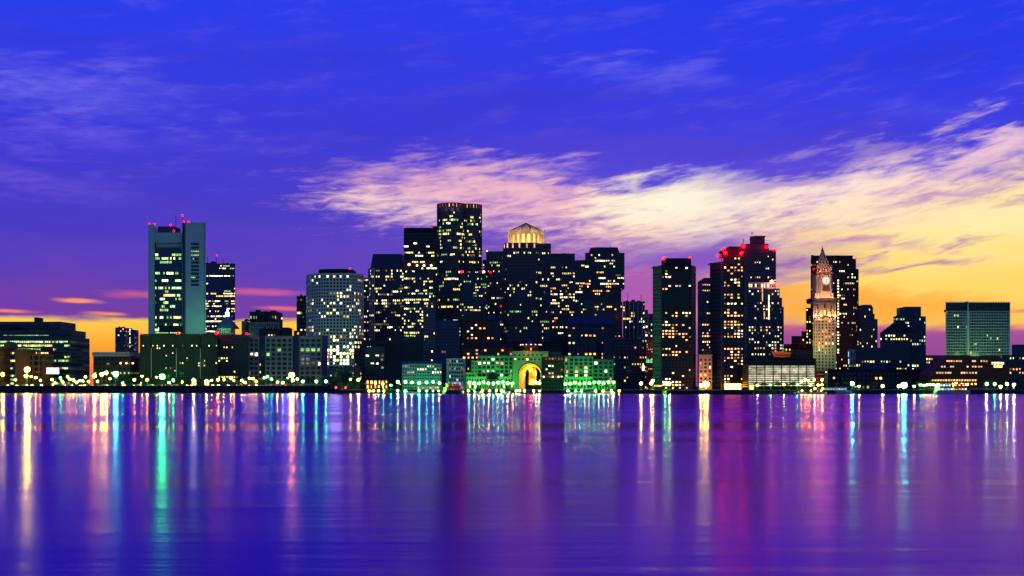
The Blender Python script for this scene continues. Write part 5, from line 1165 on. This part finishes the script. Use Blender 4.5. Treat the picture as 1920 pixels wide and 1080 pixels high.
def boats():
    navy = wall('boat_navy_paint', (.02, .05, .16), .4); white = wall('boat_white_paint', (.55, .58, .6), .4); red = wall('boat_red_paint', (.25, .03, .03), .4)
    def ferry(label, px, py_w, Y, L, mhull, mtop, stripes, rz=0, lights='W', decks=2):
        root = empty('ferry', (X(px, Y), Y, .05), label, 'ferry'); root.rotation_euler = (0, 0, rz)
        B = MB(); boat_hull(B, L, 6, 2.0, mhull); part(B, 'hull', root)
        z = 2.05
        for d in range(decks):
            l = L * (.74 - .18 * d); B = MB(); B.box(-l / 2 - L * .06, l / 2 - L * .06, -2.5 + d * .3, 2.5 - d * .3, z, z + 2.5, mtop); B.box(-l / 2 - L * .08, l / 2 - L * .03, -2.8 + d * .3, 2.8 - d * .3, z + 2.5, z + 2.7, white); part(B, 'cabin', root)
            n = int(l / 2)
            for i in range(n):
                x = -l / 2 - L * .06 + (i + .5) * l / n; B = MB(); B.box(x - .6, x + .6, -2.56 + d * .3, -2.5 + d * .3 - .01, z + .9, z + 1.9, LIT[lights[i % len(lights)]]); part(B, 'window', root)
            z += 2.7
        B = MB(); B.tube((0, 0, z), (0, 0, z + 3.5), .12, .06, DARKM, 5); part(B, 'mast', root)
        if stripes: B = MB(); B.tube((-L * .2, 0, z), (-L * .2, 0, z + 1.8), .7, .8, stripes, 8); part(B, 'funnel', root)
        return root
    ferry('dark ferry with a red top and funnel, moored left of the green hotel', 851, 738, 948, 16, navy, red, red, rz=.5, lights='DRD', decks=2)
    ferry('white ferry with a pale curved awning, moored right of the lit garage', 1568, 738, 935, 22, white, white, None, lights='CC', decks=1)
    ferry('white excursion boat glowing green and cream, moored before the brick hotel', 1772, 740, 930, 15, white, white, None, rz=.15, lights='gWC', decks=2)
    ferry('orange lit excursion boat, moored right of the glowing white one', 1800, 740, 934, 14, white, red, None, rz=-.1, lights='OA', decks=2)
    for px, lab in ((896, 'small motor boat with a rounded navy canopy, left one of two'), (951, 'small motor boat with a rounded navy canopy, right one of two')):
        root = empty('motor_boat', (X(px, 950), 950, .05), lab, 'boat', 'navy canopied motor boats'); root.rotation_euler = (0, 0, -1.3)
        B = MB(); boat_hull(B, 9, 4.4, 1.6, white); part(B, 'hull', root)
        B = MB()
        for i in range(8):
            a0, a1 = math.pi * i / 8, math.pi * (i + 1) / 8
            B.face([(-3.6, -2.3 * math.cos(a0), 2.0 + 2.2 * math.sin(a0)), (-3.6, -2.3 * math.cos(a1), 2.0 + 2.2 * math.sin(a1)), (2, -2.3 * math.cos(a1), 2.0 + 2.2 * math.sin(a1)), (2, -2.3 * math.cos(a0), 2.0 + 2.2 * math.sin(a0))], navy)
        B.face([(2, -2.3 * math.cos(math.pi * i / 8), 2.0 + 2.2 * math.sin(math.pi * i / 8)) for i in range(9)], navy); B.box(-3.5, 1.9, -2.2, 2.2, 1.4, 2.0, navy); part(B, 'canopy', root)
    # sailing yachts
    def yacht(px, Y, h, rz, label, lit=None):
        root = empty('sailing_boat', (X(px, Y), Y, .05), label, 'sailing boat', None); root.rotation_euler = (0, 0, rz)
        B = MB(); boat_hull(B, 10, 3, 1.3, white); part(B, 'hull', root)
        B = MB(); B.box(-2.2, 2, -1, 1, 1.35, 2.0, white); part(B, 'cabin', root)
        B = MB(); B.tube((.8, 0, 1.3), (.8, 0, h), .13, .07, DARKM, 5); B.tube((.8, 0, 2.9), (-4, 0, 2.9), .13, .13, DARKM, 5)
        for q in ((-5, 0, 1.3), (4.8, 0, 1.6)): B.tube((.8, 0, h - .3), q, .04, .04, DARKM, 4)
        part(B, 'mast', root)
        if lit:
            B = MB(); ball(B, (.8, 0, 2.6), .4, glow('cabin_lamp_' + lit, ICOL[lit], 60, False, True)); part(B, 'cabin_lamp', root)
    for px, Y, h, rz, lab, lt in ((1083, 940, 13, .2, 'yacht with a bare mast before the right hotel wing, first from the arch', None), (1108, 944, 15, -.3, 'taller masted yacht, middle of three before the right hotel wing', None), (1140, 942, 12, .1, 'yacht with a bare mast, nearest the slab towers of three before the right hotel wing', None),
                              (1502, 905, 12, .4, 'yacht among timber piles, before the right end of the lit garage', 'w'), (1520, 900, 14, 1.2, 'yacht with an orange cabin lamp, below the round garage ramp', 'o'), (1538, 903, 11, .3, 'small yacht with a bright orange lamp, right of the round garage ramp', 'o'),
                              (1636, 945, 12, .2, 'yacht with an orange cabin lamp before the black harbour building, left one', 'o'), (1650, 948, 14, -.4, 'taller yacht before the black harbour building, right one', 'o'), (770, 944, 11, .3, 'yacht moored before the green washed building with blue roof', None)):
        yacht(px, Y, h, rz, lab, lt)
    # timber mooring piles with warm reflections before the ramp
    wood = MATS['dock_timber']; rg = random.Random(9)
    for i in range(12):
        B = MB(); px = 1494 + i * 3.1; Y = 908 + rg.random() * 6; h = rg.uniform(4, 7.5); B.tube((0, 0, -2), (0, 0, h), .32, .26, wood, 6)
        B.build('mooring_pile', origin=(0, 0, 0), label='weathered timber mooring pile in the cluster below the garage ramp', category='mooring pile', group='timber piles below the garage ramp').location = (X(px, Y), Y, 0)
    for px, py, e in ((1503, 715, .5), (1510, 712, .6), (1516, 714, .6), (1527, 712, 1.0), (1528, 729, 1.0), (1541, 712, 1.1), (1541, 721, .6), (1543, 729, 1.2), (1520, 722, .6), (1534, 722, .5)):
        lamp(px, py, 'o', e, 940, 2.8, 'orange lamp in the cluster around the round garage ramp', 'orange lamps around the garage ramp', r=.6)
def cars():
    tyre = wall('tyre_rubber', (.015, .015, .015)); rg = random.Random(5)
    paints = [wall('car_paint_' + n, c, .35, .05) for n, c in (('black', (.02, .02, .025)), ('silver', (.35, .36, .38)), ('red', (.25, .02, .02)), ('white', (.6, .6, .6)), ('blue', (.04, .1, .3)))]
    hl = glow('headlight_glass', (1, .85, .55), 40, False, True); tl = glow('tail_light_glass', (1, .05, .03), 14, False, True)
    protos = []
    for i, pm in enumerate(paints):
        root = empty('parked_car', (0, 1080, 5.6), 'x', 'car', 'cars parked along the sea wall')
        B = MB(); B.prism([(-2.2, -.85), (2.2, -.85), (2.2, .85), (-2.2, .85)], .35, .9, pm, bottom=True); B.prism([(-1.5, -.78), (1.1, -.78), (1.1, .78), (-1.5, .78)], .9, 1.45, pm, scale=.78); part(B, 'body', root)
        for nm, a, c in (('windscreen', .75, 1.0), ('side_window', -1.0, .6)):
            B = MB(); B.box(a, c, -.8, -.76, .97, 1.32, GLASS); part(B, nm, root)
        for x in (-1.35, 1.35):
            for y in (-.86, .7):
                B = MB(); B.tube((x, y, .33), (x, y + .16, .33), .33, .33, tyre, 10); part(B, 'wheel', root)
        for y in (-.6, .6):
            B = MB(); B.box(2.2, 2.26, y - .15, y + .15, .6, .78, hl); part(B, 'headlight', root)
            B = MB(); B.box(-2.26, -2.2, y - .15, y + .15, .6, .78, tl); part(B, 'tail_light', root)
        protos.append((root, paints[i].name.split('_')[-1]))
    used = set()
    for j in range(34):
        px = 14 + j * 16.6 + rg.uniform(-4, 4); Y = 1079.5 + rg.uniform(0, 1.5); root, nm = rg.choice(protos)
        rz = rg.choice((-math.pi / 2 + rg.uniform(-.3, .3), 0, math.pi, -1.2)); lab = '%s car parked on the promenade before %s' % (nm, zone(px))
        if root.name not in used: used.add(root.name); root.location = (X(px, Y), Y, 5.6); root.rotation_euler = (0, 0, rz); root['label'] = lab; root['group'] = nm + ' cars along the sea wall'
        else: c = copy_tree(root, (X(px, Y), Y, 5.6), rz, label=lab); 
def trees():
    bark = wall('bark', (.05, .035, .025)); rg = random.Random(11)
    lm = bpy.data.materials.new('leaves'); lm.use_nodes = True; t = lm.node_tree; b = NB(t); p = t.nodes['Principled BSDF']
    g = b.n('ShaderNodeNewGeometry'); n = b.noise(g.outputs['Position'], 1.3, 3)
    b.put(p.inputs['Base Color'], b.ramp(n, [(.3, (.012, .03, .01)), (.7, (.05, .085, .025))])); p.inputs['Roughness'].default_value = .7
    protos = []
    for k in range(4):
        root = empty('tree', (0, 1100, 5.6), 'x', 'tree')
        B = MB(); B.tube((0, 0, 0), (.1, 0, 2.6), .28, .18, bark, 6)
        tips = []
        for i in range(7):
            a = i * 2.4 + k; e = (math.cos(a) * rg.uniform(1.2, 2.2), math.sin(a) * rg.uniform(1.2, 2.2), rg.uniform(3.6, 6)); B.tube((.1, 0, 2.2 + i * .08), e, .12, .04, bark, 4); tips.append(e)
        part(B, 'trunk', root); B = MB()
        for e in tips + [(0, 0, 6.2), (0, 0, 4.8)]:
            cr = rg.uniform(1.1, 1.7)
            for i in range(95):
                v = Vector((rg.gauss(0, 1), rg.gauss(0, 1), rg.gauss(0, .8))).normalized() * cr * rg.random() ** .45; c = Vector(e) + v
                u = Vector((rg.gauss(0, 1), rg.gauss(0, 1), rg.gauss(0, 1))).normalized(); w = u.orthogonal().normalized(); s_ = rg.uniform(.14, .30)
                B.face([c - u * s_, c + w * s_ * .6, c + u * s_, c - w * s_ * .6], lm)
        part(B, 'crown', root); protos.append(root)
    spots = [(px, 1094 + rg.uniform(0, 10), 5.6, rg.uniform(.8, 1.25), 'dark leafy tree in the promenade row before the grid fronted offices', 'trees before the grid fronted offices') for px in (488, 497, 507, 516, 524, 533, 541, 556, 564, 573, 582, 590, 600, 607)]
    spots += [(px, 1096, 5.6, .9, 'dark tree standing before the left half of the black office building', 'trees before the black office building') for px in (418, 427, 444, 458, 470)]
    spots += [(px, 1040 - abs(px - 642) * .3, 3.0, sc, 'dark tree in the rounded clump before the low houses', 'clump of trees before the low houses') for px, sc in ((622, 1.1), (629, 1.5), (637, 1.9), (644, 2.1), (651, 2.0), (658, 1.7), (665, 1.3), (673, 1.0), (681, .9))]
    spots += [(px, 1016, 3.0, rg.uniform(.45, .7), 'small dark tree on the harbour walk beside the %s' % ('arch' if px < 1050 else 'right hotel wing'), 'small trees beside the %s' % ('arch' if px < 1050 else 'right hotel wing')) for px in (1001, 1008, 1014, 1050, 1060, 1073, 1088, 1104, 1119, 1137)]
    spots += [(px, 942, 2.9, rg.uniform(.7, 1.0), 'dark small tree on the wharf below the lit garage', 'trees below the lit garage') for px in (1418, 1432, 1446, 1459, 1474, 1487)]
    spots += [(px, 975, 3.0, rg.uniform(.8, 1.2), 'dark tree on the shore between the black harbour building and the brick hotel', 'trees left of the brick hotel') for px in (1722, 1731, 1741, 1748, 1846, 1858, 1868)]
    for i, (px, Y, z, sc, lab, gp) in enumerate(spots):
        loc = (X(px, Y), Y, z); s3 = (sc * rg.uniform(.9, 1.15), sc, sc * rg.uniform(.85, 1.1)); p = protos[i % 4]
        if i < 4: o = p; o.location = loc; o.scale = s3; o['label'] = lab
        else: o = copy_tree(p, loc, rg.uniform(0, 6), sc=s3, label=lab)
        o['group'] = gp
def extras():
    # lit advertising screen on a post
    Y = 1092; root = empty('billboard', (X(99, Y), Y, 5.6), 'glowing pinkish white screen on a single post, before the brown concrete building', 'billboard')
    B = MB(); B.tube((0, 0, 0), (0, 0, 6), .35, .3, DARKM, 6); part(B, 'post', root)
    B = MB(); w = 12.5 * Y / F; B.box(-w, w, .0, .5, Z(702, Y) - 5.6, Z(688.5, Y) - 5.6, DARKM); part(B, 'frame', root)
    B = MB(); B.box(-w + .3, w - .3, -.08, -.01, Z(701.3, Y) - 5.6, Z(689.3, Y) - 5.6, glow('screen', (.85, .72, 1), 1.3, True, False, .6)); part(B, 'screen', root)
    # two lit kiosks before the warehouse
    for px, h0, lab in ((363, 712, 'tall glowing kiosk before the stone warehouse'), (387, 714, 'shorter glowing kiosk right of the tall one')):
        root = empty('kiosk', (X(px, 1090), 1090, 5.6), lab, 'kiosk'); w = 1.7; zt = Z(h0, 1090) - 5.6
        B = MB(); B.box(-w, w, 0, 3, 0, .4, DARKM); B.box(-w - .3, w + .3, -.4, 3.2, zt, zt + .4, DARKM); part(B, 'frame', root)
        B = MB(); B.box(-w + .15, w - .15, .1, 2.9, .41, zt - .01, glow('kiosk_glass', (1, .6, .28), 3, True, True)); part(B, 'glass_wall', root)
    # red channel markers in front of the tree clump
    for px, lab in ((630, 'red lit channel marker before the tree clump, left of two'), (648, 'red lit channel marker before the tree clump, right of two')):
        root = empty('channel_marker', (X(px, 985), 985, 0), lab, 'channel marker'); B = MB(); B.tube((0, 0, -1), (0, 0, 3.9), .3, .2, DARKM, 6); part(B, 'post', root)
        B = MB(); ball(B, (0, 0, 4.6), .7, glow('marker_lamp', (1, .02, .03), 14, False, True)); part(B, 'lamp', root)
    # neon sign by the first slab tower
    root = empty('neon_sign', (X(1218.5, 1170), 1170, Z(680, 1170)), 'small green neon sign on a dark frame, left of the first slab apartment tower', 'neon sign')
    B = MB()
    for px in (1211, 1226): B.box(X(px, 1170) - X(1218.5, 1170) - .15, X(px, 1170) - X(1218.5, 1170) + .15, 0, .3, -20, 4.2, DARKM)
    B.box(-3.6, 3.6, .0, .3, -.3, -.05, DARKM); part(B, 'frame', root)
    B = MB(); mt = glow('neon_green', (.15, 1, .5), 1.8, False, False)
    for i, (x, h) in enumerate(((-3, 2.2), (-1.9, 1.4), (-1.5, 2.8), (-.3, 1.8), (.6, 2.6), (1.6, 1.4), (2.6, 2.6))): B.box(x, x + .35, -.15, -.02, .6, .6 + h, mt)
    B.box(-3.2, 3.2, -.15, -.02, .05, .35, mt); part(B, 'neon_tube', root)
    # vertical white sign
    root = empty('lit_sign', (X(1206, 1130), 1130, 3), 'tall narrow glowing white sign on a post, left of the green neon sign', 'sign')
    B = MB(); B.tube((0, .3, 0), (0, .3, Z(695, 1130) - 3), .25, .25, DARKM, 6); part(B, 'post', root)
    B = MB(); B.box(-.9, .9, -.1, .2, Z(695, 1130) - 3, Z(685, 1130) - 3, glow('sign_face', (1, .97, .85), 3, False, False)); part(B, 'sign_face', root)
    # gantry beam at the wharf
    root = empty('awning', (X(1234, 940), 940, 2.9), 'long orange lit awning on the wharf left of the slab apartment towers', 'awning')
    B = MB(); B.box(-2.7, 2.7, 0, 2, Z(724.5, 940) - 2.9, Z(722.2, 940) - 2.9, glow('awning_lamp', (1, .42, .14), 1.6, True, False)); part(B, 'canopy', root)
    B = MB(); B.tube((-2.5, 1, 0), (-2.5, 1, Z(724.5, 940) - 2.9), .12, .12, DARKM, 5); part(B, 'post', root)
    B = MB(); B.tube((2.5, 1, 0), (2.5, 1, Z(724.5, 940) - 2.9), .12, .12, DARKM, 5); part(B, 'post', root)
docks(); boats(); cars(); trees(); extras()
